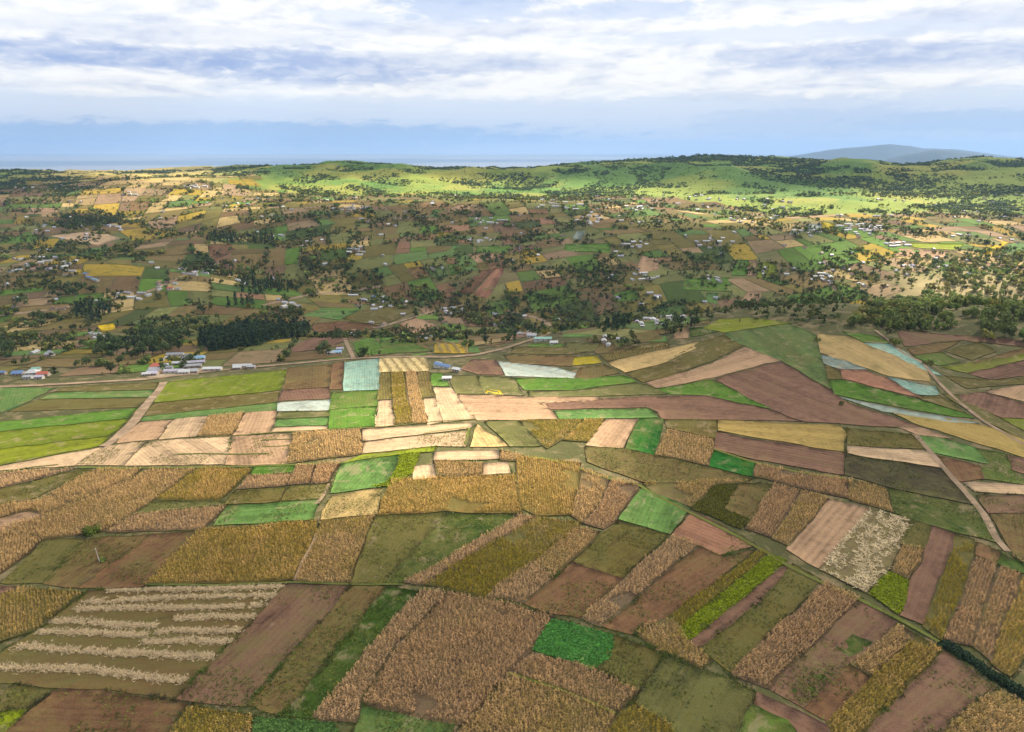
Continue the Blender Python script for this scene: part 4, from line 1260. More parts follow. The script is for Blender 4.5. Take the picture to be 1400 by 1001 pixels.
# ------------------------------------------------------------------ trees
def crown_proto(rs, n, shape, leaf, h=1.0):
    """leaf clumps through the volume of a crown of unit height; light and dark bunches"""
    v, f, s = [], [], []
    lobes = []
    if shape == 'round':
        for _ in range(8): lobes.append((rs.uniform(-.26, .26), rs.uniform(-.26, .26), rs.uniform(.42, .82), rs.uniform(.13, .24)))
    elif shape == 'tall':
        for j in range(9):
            t = j / 8
            lobes.append((rs.uniform(-.10, .10), rs.uniform(-.10, .10), .28 + .66 * t, rs.uniform(.08, .15) * (1.1 - .5 * t)))
    elif shape == 'cone':
        for j in range(9):
            t = j / 8
            lobes.append((rs.uniform(-.06, .06), rs.uniform(-.06, .06), .16 + .78 * t, .20 * (1.05 - t) + .04))
    else:
        for _ in range(7): lobes.append((rs.uniform(-.42, .42), rs.uniform(-.42, .42), rs.uniform(.25, .6), rs.uniform(.22, .36)))
    ls = [rs.uniform(.65, 1.35) for _ in lobes]
    for _ in range(n):
        k = rs.randrange(len(lobes)); x, y, z, r = lobes[k]
        d = Vector((rs.gauss(0, 1), rs.gauss(0, 1), rs.gauss(0, 1))).normalized()
        rr = r * rs.random() ** .4
        c = Vector((x, y, z)) + d * rr
        if c.z < .04: c.z = .04 + rs.random() * .05
        nrm = (d + Vector((rs.uniform(-.6, .6), rs.uniform(-.6, .6), rs.uniform(0, .7)))).normalized()
        a = nrm.orthogonal().normalized(); b = nrm.cross(a)
        th = rs.uniform(0, 6.28)
        a, b = a * math.cos(th) + b * math.sin(th), b * math.cos(th) - a * math.sin(th)
        w = leaf * rs.uniform(.6, 1.3)
        i = len(v)
        for q, e in ((-1, -.7), (1, -.6), (.8, .7), (-.7, .8)): v.append(tuple(c + a * w * q * .5 + b * w * e * .5))
        f.append((i, i + 1, i + 2, i + 3)); s += [ls[k] * rs.uniform(.8, 1.2)] * 4
    return np.array(v), np.array(f), np.array(s)

def trunk_mesh(rs, shape):
    v, f = [], []
    def limb(a, b, r0, r1):
        a, b = Vector(a), Vector(b); d = (b - a).normalized(); u = d.orthogonal().normalized(); w = d.cross(u); k = len(v)
        for c, r in ((a, r0), ((a + b) / 2 + u * r0 * .4, (r0 + r1) / 2), (b, r1)):
            for j in range(6):
                t = j * math.pi / 3; v.append(tuple(c + (u * math.cos(t) + w * math.sin(t)) * r))
        for m in range(2):
            for j in range(6): f.append((k + m * 6 + j, k + m * 6 + (j + 1) % 6, k + m * 6 + 6 + (j + 1) % 6, k + m * 6 + 6 + j))
    top = .6 if shape in ('round', 'bush') else .92
    limb((0, 0, -.03), (.01, .01, top), .024 if shape != 'bush' else .03, .006)
    for _ in range(5):
        z = rs.uniform(.3, .65) * top; a = rs.uniform(0, 6.28); r = .22 if shape in ('round', 'bush') else .09
        limb((0, 0, z), (math.cos(a) * r, math.sin(a) * r, z + .22), .012, .003)
    return np.array(v), np.array(f)

_rt = random.Random(77)
SHAPES = ['round', 'tall', 'cone', 'bush']
TREECOL = dict(round=np.array([.076, .110, .034]), tall=np.array([.054, .082, .032]), cone=np.array([.050, .084, .034]), bush=np.array([.155, .195, .048]))
TREEOBJ = {}
for shp in SHAPES:
    TREEOBJ[shp] = []
    for k in range(4):
        cv, cf, cs = crown_proto(_rt, 300, shp, {'round': .085, 'tall': .062, 'cone': .075, 'bush': .16}[shp])
        tint = TREECOL[shp][None] * (cs[:, None]) * _rt.uniform(.85, 1.2)
        tv, tf = trunk_mesh(_rt, shp)
        cm = mesh_np('crown', cv, cf, col=tint); cm.materials.append(M['leaf'])
        tm = mesh_np('trunk', tv, tf, smooth=True); tm.materials.append(M['bark'])
        TREEOBJ[shp].append((cm, tm))
LOW = {s: [crown_proto(_rt, 46, s, {'round': .19, 'tall': .14, 'cone': .17, 'bush': .34}[s]) for _ in range(5)] for s in SHAPES}
NAMES = dict(round='broadleaf_tree', tall='tall_tree', cone='plantation_tree', bush='shrub')

def place_tree(x, y, h, shp, label, group=None, wide=1.0, tintmul=None):
    k = RNG.integers(0, 4)
    z = float(ter(x, y))
    r = bpy.data.objects.new(NAMES[shp], None); COL.objects.link(r)
    r.location = (x, y, z); r.rotation_euler = (0, 0, float(RNG.uniform(0, 6.28))); r.scale = (h * wide, h * wide, h)
    tag(r, label, 'tree' if shp != 'bush' else 'shrub', group)
    add('crown', TREEOBJ[shp][k][0], None, r)
    t = add('trunk', TREEOBJ[shp][k][1], None, r, None, (.12, .085, .06, 1))
    return r

TREES = []          # x, y, h, shape, label, group, wide
def in_poly_world(px, spacing, jitter=.45):
    w, hit = pick(np.array([p[0] for p in px], float), np.array([p[1] for p in px], float))
    o = w[:, :2]
    lo, hi = o.min(0), o.max(0)
    gx, gy = np.meshgrid(np.arange(lo[0], hi[0], spacing), np.arange(lo[1], hi[1], spacing))
    gx = gx.ravel() + RNG.uniform(-jitter, jitter, gx.size) * spacing; gy = gy.ravel() + RNG.uniform(-jitter, jitter, gy.size) * spacing
    m = inpoly(gx, gy, o)
    return gx[m], gy[m]

WOODS = [
    ('272,476 292,482 350,474 425,456 418,446 385,444 330,451 278,464', 7, 'cone', (11, 14), 1.35, 'dark plantation tree in the dense block above the tin roofed village'),
    ('126,490 165,497 205,491 247,481 252,464 232,458 208,466 160,470 126,480', 12, 'round', (9, 14), 1.0, 'dark green tree in the wooded belt left of the tin roofed village'),
    ('104,436 122,441 149,438 152,426 140,416 118,414 104,422', 12, 'cone', (11, 15), 1.0, 'dark tree in the square clump above the yellow flower field'),
    ('42,447 60,448 71,443 68,434 50,432 42,438', 12, 'round', (11, 15), 1.0, 'dark tree in the small round clump at the far left'),
    ('20,418 36,420 42,414 36,408 22,410', 10, 'round', (10, 13), 1.0, 'dark tree in a tiny grove at the left edge'),
    ('308,425 322,425 348,418 344,411 322,413 306,420', 13, 'cone', (12, 16), 1.0, 'dark tree in the small wood at the end of the grey track'),
    ('330,404 350,405 395,400 402,392 360,386 332,390', 14, 'cone', (13, 17), 1.0, 'dark tree in the long wood above the grey track'),
    ('65,408 80,410 112,406 141,402 139,395 110,397 90,394 68,394', 16, 'round', (11, 15), 1.0, 'dark tree in the hedge wood at the left of the valley'),
    ('248,376 266,378 292,368 290,356 270,352 258,362', 15, 'round', (12, 16), 1.0, 'dark tree in the wood beside the valley road'),
    ('410,372 432,380 466,382 490,372 486,357 462,362 436,366 412,358', 15, 'round', (12, 17), 1.0, 'dark tree in the wooded gully left of the centre'),
    ('478,386 500,392 522,390 526,378 508,370 486,376', 14, 'round', (12, 17), 1.0, 'dark tree in the wood above the long white shed'),
    ('402,362 420,358 440,350 430,346 410,350', 18, 'round', (11, 15), 1.0, 'dark tree in the upper gully'),
    ('78,314 100,318 140,312 176,305 172,296 140,292 110,292 82,298', 20, 'round', (14, 20), 1.0, 'dark tree in the tall row above the pale peach field'),
    ('284,331 318,334 332,330 330,322 300,318 284,320', 20, 'cone', (12, 17), 1.0, 'dark tree in the wood under the left sunlit hill'),
    ('337,332 360,336 384,332 382,320 352,318 338,322', 20, 'cone', (13, 18), 1.0, 'dark tree in the second wood under the left sunlit hill'),
    ('473,342 498,344 502,334 490,320 474,322', 20, 'round', (13, 18), 1.0, 'dark tree in the grove in the middle slope'),
    ('504,316 524,316 525,304 510,302', 22, 'round', (12, 17), 1.0, 'dark tree in the small grove high on the slope'),
    ('788,398 830,400 858,388 856,364 834,356 808,358 792,374', 14, 'round', (9, 14), 1.0, 'dark tree in the round wood right of the centre'),
    ('690,420 716,430 745,436 800,438 850,430 905,432 960,436 952,422 905,408 850,398 800,402 758,402 716,404 690,404', 13, 'round', (6, 11), 1.0, 'dark tree in the wooded ravine behind the roadside houses'),
    ('960,436 1010,432 1060,436 1110,442 1160,446 1156,424 1138,410 1100,396 1062,400 1040,416 1000,424', 14, 'round', (5, 10), 1.0, 'dark tree in the wooded ravine behind the round hill'),
    ('1160,446 1200,450 1264,454 1272,436 1258,410 1226,408 1190,424', 9, 'bush', (7, 11), .9, 'dull brown green shrub in the scrub behind the far right crest'),
    ('1268,454 1330,462 1420,470 1420,338 1340,345 1284,362 1262,390 1260,420', 17, 'bush', (7, 13), .8, 'olive scrub tree on the sunlit slope at the right edge'),
    ('1130,392 1190,404 1250,396 1270,372 1330,346 1240,344 1150,350', 24, 'bush', (6, 10), .8, 'scattered dark scrub tree on the pink sunlit slope'),
    ('730,398 760,408 790,398 786,372 760,366 736,378', 20, 'round', (10, 15), 1.0, 'dark tree on the slope left of the round wood'),
    ('560,376 580,384 596,378 592,366 570,364', 18, 'round', (10, 14), 1.0, 'dark tree beside the farm in the middle slope'),
    ('612,398 630,404 652,402 650,384 628,380 614,388', 18, 'round', (9, 13), 1.0, 'small tree left of the reddish rising field'),
    ('270,432 284,436 296,430 290,420 272,424', 13, 'round', (8, 12), 1.0, 'tree in the green hollow above the dark plantation'),
    ('366,438 400,440 420,432 412,424 380,424 364,430', 12, 'round', (7, 11), 1.0, 'tree around the farm above the dark plantation'),
    ('818,456 850,452 864,444 858,440 836,446 818,450', 8, 'cone', (8, 11), 1.0, 'dark tree in the hedge block among the roadside houses'),
    ('840,478 870,478 886,470 876,462 852,464 840,470', 10, 'round', (6, 9), 1.0, 'small tree below the roadside houses at the foot of the hill'),
    ('905,464 930,460 956,452 950,440 930,444 912,452', 10, 'round', (7, 12), 1.0, 'tree at the end of the roadside houses by the hill'),
    ('450,464 466,466 474,458 464,450 452,454', 9, 'round', (6, 9), 1.0, 'small tree around the farm at the track corner'),
    ('434,486 446,490 456,482 446,474 434,476', 9, 'round', (6, 9), 1.0, 'small tree around the blue roofed farm'),
    ('0,352 30,344 70,332 62,322 20,338 0,344', 16, 'round', (9, 14), 1.0, 'dark tree in the hedge belt at the far left of the valley'),
    ('350,312 420,302 472,293 462,286 400,294 350,303', 20, 'round', (9, 14), 1.0, 'dark tree in the long belt below the dense hamlet'),
    ('540,302 600,322 622,318 560,294', 20, 'round', (9, 14), 1.0, 'dark tree in the diagonal belt on the middle slope'),
    ('640,354 700,374 722,366 660,345', 16, 'round', (9, 14), 1.0, 'dark tree in the gully right of the teal field'),
    ('560,408 640,432 662,424 600,398', 13, 'round', (7, 12), 1.0, 'dark tree in the belt above the dirt road hamlet'),
    ('180,452 240,470 262,462 200,443', 12, 'round', (8, 12), 1.0, 'dark tree in the hollow between plantation and yellow field'),
    ('688,442 722,453 732,446 700,433', 11, 'round', (7, 11), 1.0, 'dark tree above the road bend'),
    ('1000,446 1060,440 1130,448 1230,456 1272,458 1270,446 1180,440 1100,430 1040,428', 12, 'round', (4, 8), 1.0, 'dark tree right behind the crest of the round hill'),
    ('430,330 470,322 476,312 440,318', 20, 'round', (9, 14), 1.0, 'dark tree above the wooded gully'),
    ('700,330 760,338 780,332 720,322', 20, 'round', (8, 13), 1.0, 'dark tree along the shaded slope road'),
    ('900,350 960,372 985,366 930,344', 20, 'round', (8, 13), 1.0, 'dark tree on the shaded slope above the wide green field'),
    ('0,492 12,494 20,486 14,472 0,472', 9, 'round', (8, 12), 1.0, 'tree clump at the left edge above the dirt road'),
]
def collect_trees():
    for pts, sp, shp, (h0, h1), wide, label in WOODS:
        w0, _ = pick(*[np.array(c) for c in zip(*P2(pts))]); fs = float(np.interp(np.median(w0[:, 1]), [880, 1250, 1550, 1800], [.95, .76, .67, .62]))
        x, y = in_poly_world(P2(pts), sp * fs)
        for a, b in zip(x, y):
            s2 = shp
            if shp == 'round' and RNG.random() < .1: s2 = 'tall'
            TREES.append((a, b, fs * RNG.uniform(h0, h1) * (1.12 if shp == 'round' else 1.1) * RNG.choice([.7, 1, 1, 1.15]), s2, label, label.split(' in the ')[-1][:40] if False else None, wide))
    # lone trees: photograph foot point, height, shape
    for px, py, h, shp, label in [
        (637, 470, 13, 'tall', 'tall dark tree standing behind the field of small stacks'), (700, 446, 14, 'tall', 'tall dark tree by the road bend'),
        (700, 462, 9, 'round', 'round tree beside the road bend'), (74, 515, 9, 'round', 'round dark tree right of the red roofed farm'),
        (35, 498, 10, 'tall', 'narrow dark tree above the farm at the left'), (244, 478, 12, 'tall', 'pointed dark tree right of the wooded belt'),
        (205, 440, 10, 'round', 'round tree in the hollow left of the plantation'), (216, 442, 11, 'round', 'second round tree in the hollow left of the plantation'),
        (264, 432, 10, 'round', 'single dark tree above the green hollow'), (143, 500, 5, 'bush', 'small bush by the dirt road at the left'),
        (910, 456, 12, 'tall', 'tall tree among the roadside houses'), (944, 450, 12, 'tall', 'tall tree right of the roadside houses'),
        (1268, 500, 5, 'bush', 'dark bush beside the upper farm track'), (1226, 474, 7, 'bush', 'dark bush at the top of the upper farm track'),
        (1216, 462, 8, 'round', 'dark tree where the track meets the crest'), (470, 432, 8, 'round', 'dark tree on the edge of the light green field'),
        (1118, 466, 4, 'bush', 'small dark bush at the corner of the green hill cap'), (1149, 554, 3, 'bush', 'tiny bush in the dark purple ploughed field')]:
        w, _ = pick(px, py)
        TREES.append((w[0, 0], w[0, 1], h, shp, label, None, 1.0))
    # trees along the plot edges
    rs = random.Random(55)
    for P in PLOT_EDGES:
        for i in range(4):
            a, b = P[i], P[(i + 1) % 4]
            if rs.random() > .24: continue
            L = float(np.linalg.norm(b - a)); step = rs.choice([6, 7, 9, 14, 22])
            t0, t1 = sorted((rs.random(), rs.random()))
            if rs.random() < .55: t0, t1 = 0, 1
            n = int(L * (t1 - t0) / step) + 1
            for q in range(n):
                t = t0 + (t1 - t0) * (q + rs.uniform(-.4, .4)) / max(n, 1)
                p = a + (b - a) * t + np.array([rs.gauss(0, 1.5), rs.gauss(0, 1.5)])
                if p[1] < float(nearline(p[0], p[1])) + 6:
                    vx, vy = proj(p[0], p[1], float(ter(p[0], p[1])))
                    if -60 < vx < 1460 and vy < 1090: continue
                side = 'left' if p[0] / p[1] < -.25 else ('middle' if p[0] / p[1] < .2 else 'right')
                TREES.append((p[0], p[1], rs.choice([3, 4, 5, 6, 7.5, 10]) * rs.uniform(.8, 1.2), rs.choice(['round', 'bush', 'round', 'tall']),
                              'hedge tree between the small plots in the %s of the valley' % side, None, 1.0))
    # loose trees about the slopes
    n = 30000
    y = RNG.uniform(680, 1950, n); x = RNG.uniform(-.85, .85, n) * y
    z = ter(x, y)
    lap = ter(x + 45, y) + ter(x - 45, y) + ter(x, y + 45) + ter(x, y - 45) - 4 * z      # hollows and gullies carry the woods
    u = x / y
    ok = (y > nearline(x, y) + 5) & ((fbm(x, y, 105, 501, 3) > .60) | ((lap > 2.4) & (fbm(x, y, 60, 507, 2) > .40)))
    ok &= ~((u > -.62) & (u < -.36) & (y > 1600) & (RNG.uniform(0, 1, n) < .7))
    for i in np.nonzero(ok)[0]:
        side = 'left' if u[i] < -.25 else ('middle' if u[i] < .2 else 'right')
        big = 1.25 if lap[i] > 2.4 else 1.0
        TREES.append((float(x[i]), float(y[i]), big * rs.uniform(3, 8), rs.choice(['round', 'bush', 'round', 'tall']), 'loose tree on the open slopes in the %s of the valley' % side, None, 1.0))
collect_trees()

def plant_trees():
    TREES.sort(key=lambda t: -t[2] / t[1])
    n = 0; rest = []
    for x, y, h, shp, label, group, wide in TREES:
        if y < 60: continue
        if n < 290 and visible(x, y, float(ter(x, y)) + h * .6):
            n += 1
            lone = not any(label == w[5] for w in WOODS) and not label.startswith(('hedge tree', 'loose tree'))
            place_tree(x, y, h, shp, label, None if lone else label.replace('tree', 'trees').replace('shrub', 'shrubs'), wide)
        else: rest.append((x, y, h, shp, wide))
    VV, FF, CC, base = [], [], [], 0
    for s in SHAPES:
        R = [r for r in rest if r[3] == s]
        if not R: continue
        A = np.array([(r[0], r[1], r[2], r[4]) for r in R], float)
        n = len(A)
        loc = np.column_stack([A[:, 0], A[:, 1], ter(A[:, 0], A[:, 1]) - .1])
        sc = np.column_stack([A[:, 2] * A[:, 3] * RNG.uniform(.8, 1.3, n), A[:, 2] * A[:, 3] * RNG.uniform(.8, 1.3, n), A[:, 2]])
        tint = TREECOL[s][None] * RNG.uniform(.65, 1.5, n)[:, None] * np.column_stack([RNG.uniform(.85, 1.4, n), np.ones(n), RNG.uniform(.8, 1.1, n)])
        v, f, c = scatter(LOW[s], loc, sc, RNG.uniform(0, 6.28, n), tint, RNG.integers(0, 5, n))
        VV.append(v); FF.append(f + base); CC.append(c); base += len(v)
    tag(add('distant_trees', mesh_np('distant_trees', np.concatenate(VV), np.concatenate(FF), col=np.concatenate(CC)), M['leaf']),
        'thousands of small dark trees dotted over the valley', 'trees', kind='stuff')
plant_trees()

def hill_scrub():
    """bushes and woods on the far hills: dense in the woods, thinner on the grass"""
    n0 = 130000
    y = RNG.uniform(1540, 3500, n0); x = RNG.uniform(-.80, .80, n0) * y
    z = ter(x, y)
    px, py = proj(x, y, z)
    d = np.full(n0, .05) * sstep(0, 130, y - 1900 + 310 * sstep(.12, .42, x / y)); base_ok = d > 0
    k = fbm(x, y, 115, 601, 4); kk = fbm(x, y, 40, 605, 3)
    hol = sstep(.42, .62, fbm(x, y, 480, 8, 4) + .0 * z); d = np.where(k > .50, .30, d); d = np.where(k > .57, .75, d); d = np.where((np.abs(fbm(x, y, 330, 8, 4) - .5) > .15) & (y > 2250), np.maximum(d, .5), d)
    d = d * (.25 + 1.5 * kk) * base_ok
    def zone(cx, cy, rx, ry): return sstep(1.25, .8, np.hypot((px - cx) / rx, (py - cy) / ry) + (kk - .5) * .9)
    for cx, cy, rx, ry, dens in [(60, 254, 130, 15, .95), (330, 236, 40, 7, .9), (1140, 240, 110, 15, .95), (760, 240, 80, 8, .8), (1000, 222, 130, 6, .9), (1240, 250, 60, 14, .7), (1340, 226, 70, 8, .85),
                                 (880, 228, 60, 6, .7), (700, 244, 110, 9, .5), (420, 240, 40, 8, .45), (1290, 262, 90, 12, .6), (470, 236, 60, 5, .5)]:
        d = np.maximum(d, zone(cx, cy, rx, ry) * dens)
    for cx, cy, rx, ry, dens in [(230, 266, 95, 22, .06), (220, 244, 100, 9, .02), (970, 262, 130, 20, .12), (560, 256, 130, 14, .14), (1100, 272, 160, 14, .1)]:
        t = zone(cx, cy, rx, ry); d = d * (1 - t) + np.minimum(d, dens) * t
    lap = ter(x + 75, y) + ter(x - 75, y) + ter(x, y + 75) + ter(x, y - 75) - 4 * z
    d = np.maximum(d, .7 * sstep(2.8, 8.5, lap) * base_ok * (.5 + kk)); d = d * (1 - .75 * sstep(-1, -5, lap) * (y < 2650))
    # the crest line carries a fringe of trees
    u = x / y
    m = (RNG.uniform(0, 1, n0) < d) & (y < 3400)
    x, y, d = x[m], y[m], d[m]
    yc = RNG.uniform(2860, 2980, 3200); xc = RNG.uniform(-.8, .8, 3200) * yc
    f = fbm(xc, yc, 110, 611, 3) + .10 * (xc / yc > .12)
    xc, yc = xc[f > .52], yc[f > .52]
    h = np.concatenate([RNG.uniform(2.6, 5.6, len(x)) * (.6 + .9 * d), RNG.uniform(6.5, 16, len(xc))])
    x = np.concatenate([x, xc]); y = np.concatenate([y, yc]); d = np.concatenate([d, np.full(len(xc), .9)])
    n = len(x)
    loc = np.column_stack([x, y, ter(x, y) - .3])
    sc = np.column_stack([h * RNG.uniform(1.0, 1.7, n), h * RNG.uniform(1.0, 1.7, n), h])
    sc[-len(xc):, :2] = h[-len(xc):, None] * RNG.uniform(.6, .95, len(xc))[:, None]
    g = np.clip(d, 0, 1)[:, None]
    tint = (np.array([.15, .21, .045]) * (1 - g) + np.array([.090, .132, .062]) * g) * RNG.uniform(.7, 1.35, n)[:, None]  # dense woods tinted lighter, some haze put into the leaf colour
    P = [crown_proto(random.Random(900 + i), 22, 'round' if i % 2 else 'bush', .34) for i in range(6)]
    v, f, c = scatter(P, loc, sc, RNG.uniform(0, 6.28, n), tint, RNG.integers(0, 6, n))
    tag(add('hillside_scrub', mesh_np('hillside_scrub', v, f, col=c), M['leaf']), 'scrub and woods covering the far sunlit hills', 'scrub', kind='stuff')
hill_scrub()

# the lone round tree and the pole in the left fields, the hedge in the lower right
def near_things():
    w, _ = pick(127, 727)
    for k, (dx, dy, h) in enumerate([(0, 0, 8.0)]):
        r = bpy.data.objects.new('broadleaf_tree', None); COL.objects.link(r)
        r.location = (w[0, 0], w[0, 1], w[0, 2])
        tag(r, 'lone round leafy tree at the edge of the maize near the pole', 'tree')
        rs = random.Random(3)
        cv, cf, cs = crown_proto(rs, 900, 'bush', .10)
        sc = np.array([6.6, 6.6, 5.6])
        add('crown', mesh_np('crown', cv * sc - np.array([0, 0, 1.5]), cf, col=np.array([.10, .135, .02])[None] * cs[:, None]), M['leaf'], r)
        tv, tf = trunk_mesh(rs, 'bush')
        add('trunk', mesh_np('trunk', tv * np.array([5, 5, 5.5]), tf, smooth=True), M['bark'], r, None, (.12, .085, .06, 1))
    w, _ = pick(136.5, 769)
    r = bpy.data.objects.new('timber_pole', None); COL.objects.link(r); r.location = tuple(w[0])
    tag(r, 'thin pale leaning timber pole with a short crossarm in the fallow plot', 'utility pole')
    r.rotation_euler = (0.02, math.radians(-5), 0.2)
    def tube(rings, seg=10):
        v, f = [], []
        for (x, y, z, rad) in rings:
            for j in range(seg): v.append((x + rad * math.cos(j * 6.2832 / seg), y + rad * math.sin(j * 6.2832 / seg), z))
        for m in range(len(rings) - 1):
            for j in range(seg): f.append((m * seg + j, m * seg + (j + 1) % seg, m * seg + seg + (j + 1) % seg, m * seg + seg + j))
        return v, f
    def boxm(x0, x1, y0, y1, z0, z1):
        return ([(x0, y0, z0), (x1, y0, z0), (x1, y1, z0), (x0, y1, z0), (x0, y0, z1), (x1, y0, z1), (x1, y1, z1), (x0, y1, z1)],
                [(0, 3, 2, 1), (4, 5, 6, 7), (0, 1, 5, 4), (1, 2, 6, 5), (2, 3, 7, 6), (3, 0, 4, 7)])
    v, f = tube([(0, 0, -.4, .17), (0, 0, 3, .15), (0, 0, 5.2, .13), (0, 0, 6.4, .11), (0, 0, 6.42, .01)])
    add('shaft', mesh_np('shaft', v, f, smooth=True), M['concrete'], r, None, (.55, .50, .42, 1))
    v, f = boxm(-.7, .7, -.17, -.11, 5.85, 6.0)
    arm = add('crossarm', mesh_np('crossarm', v, f), M['concrete'], r, None, (.30, .24, .18, 1))
    for q in (-.6, 0, .6):
        v, f = tube([(q, -.14, 6.0, .03), (q, -.14, 6.07, .06), (q, -.14, 6.14, .05), (q, -.14, 6.2, .02)], 8)
        add('insulator', mesh_np('insulator', v, f, smooth=True), M['metal'], arm, None, (.35, .30, .28, 1))
    w, _ = pick(141, 768)
    place_tree(w[0, 0], w[0, 1], 1.9, 'bush', 'small green bush at the foot of the leaning timber pole', None, 1.3)
    # hedge
    p = P2('1291,880 1300,887 1312,894 1324,901 1336,908 1346,917 1356,925 1368,930 1380,938 1400,951 1425,968')
    t = np.linspace(0, len(p) - 1, 700)
    w, _ = pick(np.interp(t, range(len(p)), [a[0] for a in p]), np.interp(t, range(len(p)), [a[1] for a in p]))
    r = bpy.data.objects.new('hedge', None); COL.objects.link(r); r.location = tuple(w[350])
    tag(r, 'dark green hedge running to the lower right corner between maize and bare field', 'hedge')
    x = w[:, 0] + RNG.normal(0, .7, 700); y = w[:, 1] + RNG.normal(0, .5, 700)
    rs = random.Random(8)
    P = [crown_proto(rs, 60, 'bush', .26) for _ in range(4)]
    h = RNG.uniform(.8, 1.8, 700) * (.7 + .6 * fbm(x, y, 7, 801, 2))
    tint = np.array([.028, .055, .024])[None] * RNG.uniform(.6, 1.5, 700)[:, None]
    v, f, c = scatter(P, np.column_stack([x, y, ter(x, y) - .05]) - np.array(r.location), np.column_stack([h, h, h]), RNG.uniform(0, 6.28, 700), tint, RNG.integers(0, 4, 700))
    add('foliage', mesh_np('foliage', v, f, col=c), M['leaf'], r)
    st = w[::7]
    V, F = [], []
    for q in st:
        tv, tf = trunk_mesh(rs, 'bush'); b = len(V)
        V += [tuple(a * 1.5 + q - np.array(r.location)) for a in tv]; F += [tuple(b + i for i in g) for g in tf]
    add('stems', mesh_np('stems', V, F), M['bark'], r, None, (.10, .075, .055, 1))
near_things()

# ------------------------------------------------------------------ houses
def house_parts(L, W, H, rise, hip=0.0, openings=True, over=.45):
    """walls with gables, overhanging tin roof, door and windows; the long side faces -Y"""
    a, b = L / 2, W / 2
    hx = a - hip
    wv = [(-a, -b, -1), (a, -b, -1), (a, b, -1), (-a, b, -1), (-a, -b, H), (a, -b, H), (a, b, H), (-a, b, H)]
    wf = [(0, 1, 5, 4), (1, 2, 6, 5), (2, 3, 7, 6), (3, 0, 4, 7)]
    if not hip:
        wv += [(-a, 0, H + rise), (a, 0, H + rise)]
        wf += [(5, 6, 9, 5), (7, 4, 8, 7)]
    wm = bpy.data.meshes.new('wall'); wm.from_pydata(wv, [], [f if len(set(f)) == 4 else f[:3] for f in wf]); wm.materials.append(M['wall'])
    s = rise / b; zo = H - over * s
    A, B = a + over, b + over
    hxo = hx + (over if not hip else 0)
    top = [(-A, -B, zo), (A, -B, zo), (hxo, 0, H + rise + .05), (-hxo, 0, H + rise + .05), (A, B, zo), (-A, B, zo)]
    n = len(top)
    rv = [(x, y, z + .05) for x, y, z in top] + [(x, y, z - .07) for x, y, z in top]
    rf = [(0, 1, 2, 3), (4, 5, 3, 2), (1, 4, 2), (5, 0, 3)] if hip else [(0, 1, 2, 3), (4, 5, 3, 2)]
    rf2 = rf + [tuple(n + i for i in reversed(f)) for f in rf]
    rim = [(0, 1), (1, 2), (2, 4), (4, 5), (5, 3), (3, 0)] if not hip else [(0, 1), (1, 4), (4, 5), (5, 0)]
    rf2 += [(i, n + i, n + j, j) for i, j in rim]
    rm = bpy.data.meshes.new('roof'); rm.from_pydata(rv, [], rf2); rm.materials.append(M['roof'])
    parts = [('wall', wm, (.52, .48, .42, 1)), ('roof', rm, None)]
    if openings:
        def panel(nm, x0, x1, z0, z1, y, t, mat):
            v = [(x0, y, z0), (x1, y, z0), (x1, y, z1), (x0, y, z1), (x0, y - t, z0), (x1, y - t, z0), (x1, y - t, z1), (x0, y - t, z1)]
            m = bpy.data.meshes.new(nm); m.from_pydata(v, [], [(4, 5, 6, 7), (0, 4, 7, 3), (1, 2, 6, 5), (3, 7, 6, 2), (0, 1, 5, 4)]); m.materials.append(M[mat]); return m
        parts.append(('door', panel('door', -.5, .5, 0, 2.05, -b, .05, 'dark'), (.16, .10, .07, 1)))
        for x in (-L * .3, L * .3): parts.append(('window', panel('window', x - .6, x + .6, .95, 1.95, -b, .04, 'glass'), (.05, .06, .07, 1)))
    return parts

HP = dict(small=house_parts(7.5, 5.0, 2.5, 1.1), house=house_parts(10, 7, 2.7, 1.7), hip=house_parts(11, 9, 2.8, 2.2, 3.4), shed=house_parts(18, 6, 2.8, 1.2),
          hut=house_parts(4.5, 3.6, 2.2, .7), far=house_parts(9, 6, 2.6, 1.4, 0, False), farshed=house_parts(16, 6, 2.8, 1.3, 0, False))
ROOF = dict(white=(.60, .61, .62), tin=(.40, .41, .44), rust=(.27, .16, .11), red=(.52, .12, .07), blue=(.13, .24, .46), green=(.25, .50, .42), lilac=(.50, .47, .58), grey=(.30, .31, .33), skyblue=(.24, .42, .58))
NAMEH = dict(small='small_house', house='farmhouse', hip='hipped_house', shed='long_shed', hut='hut', far='farmhouse', farshed='long_shed')
HOUSES = []
def put_house(x, y, kind, roof, rot, label, group=None, sc=1.0, cat='house'):
    r = bpy.data.objects.new(NAMEH[kind], None); COL.objects.link(r)
    r.location = (x, y, float(ter(x, y)) + .25); r.rotation_euler = (0, 0, rot); r.scale = (sc, sc, sc)
    tag(r, label, 'shed' if 'shed' in kind else cat, group)
    rc = np.array(ROOF[roof]) * RNG.uniform(.88, 1.08)
    wc = np.array([(.55, .50, .43), (.42, .34, .27), (.62, .60, .55)][RNG.integers(0, 3)])
    for nm, me, col in HP[kind]:
        c = (*rc, 1) if nm == 'roof' else ((*wc, 1) if nm == 'wall' else col)
        add(nm, me, None, r, None, c)
    HOUSES.append((x, y))

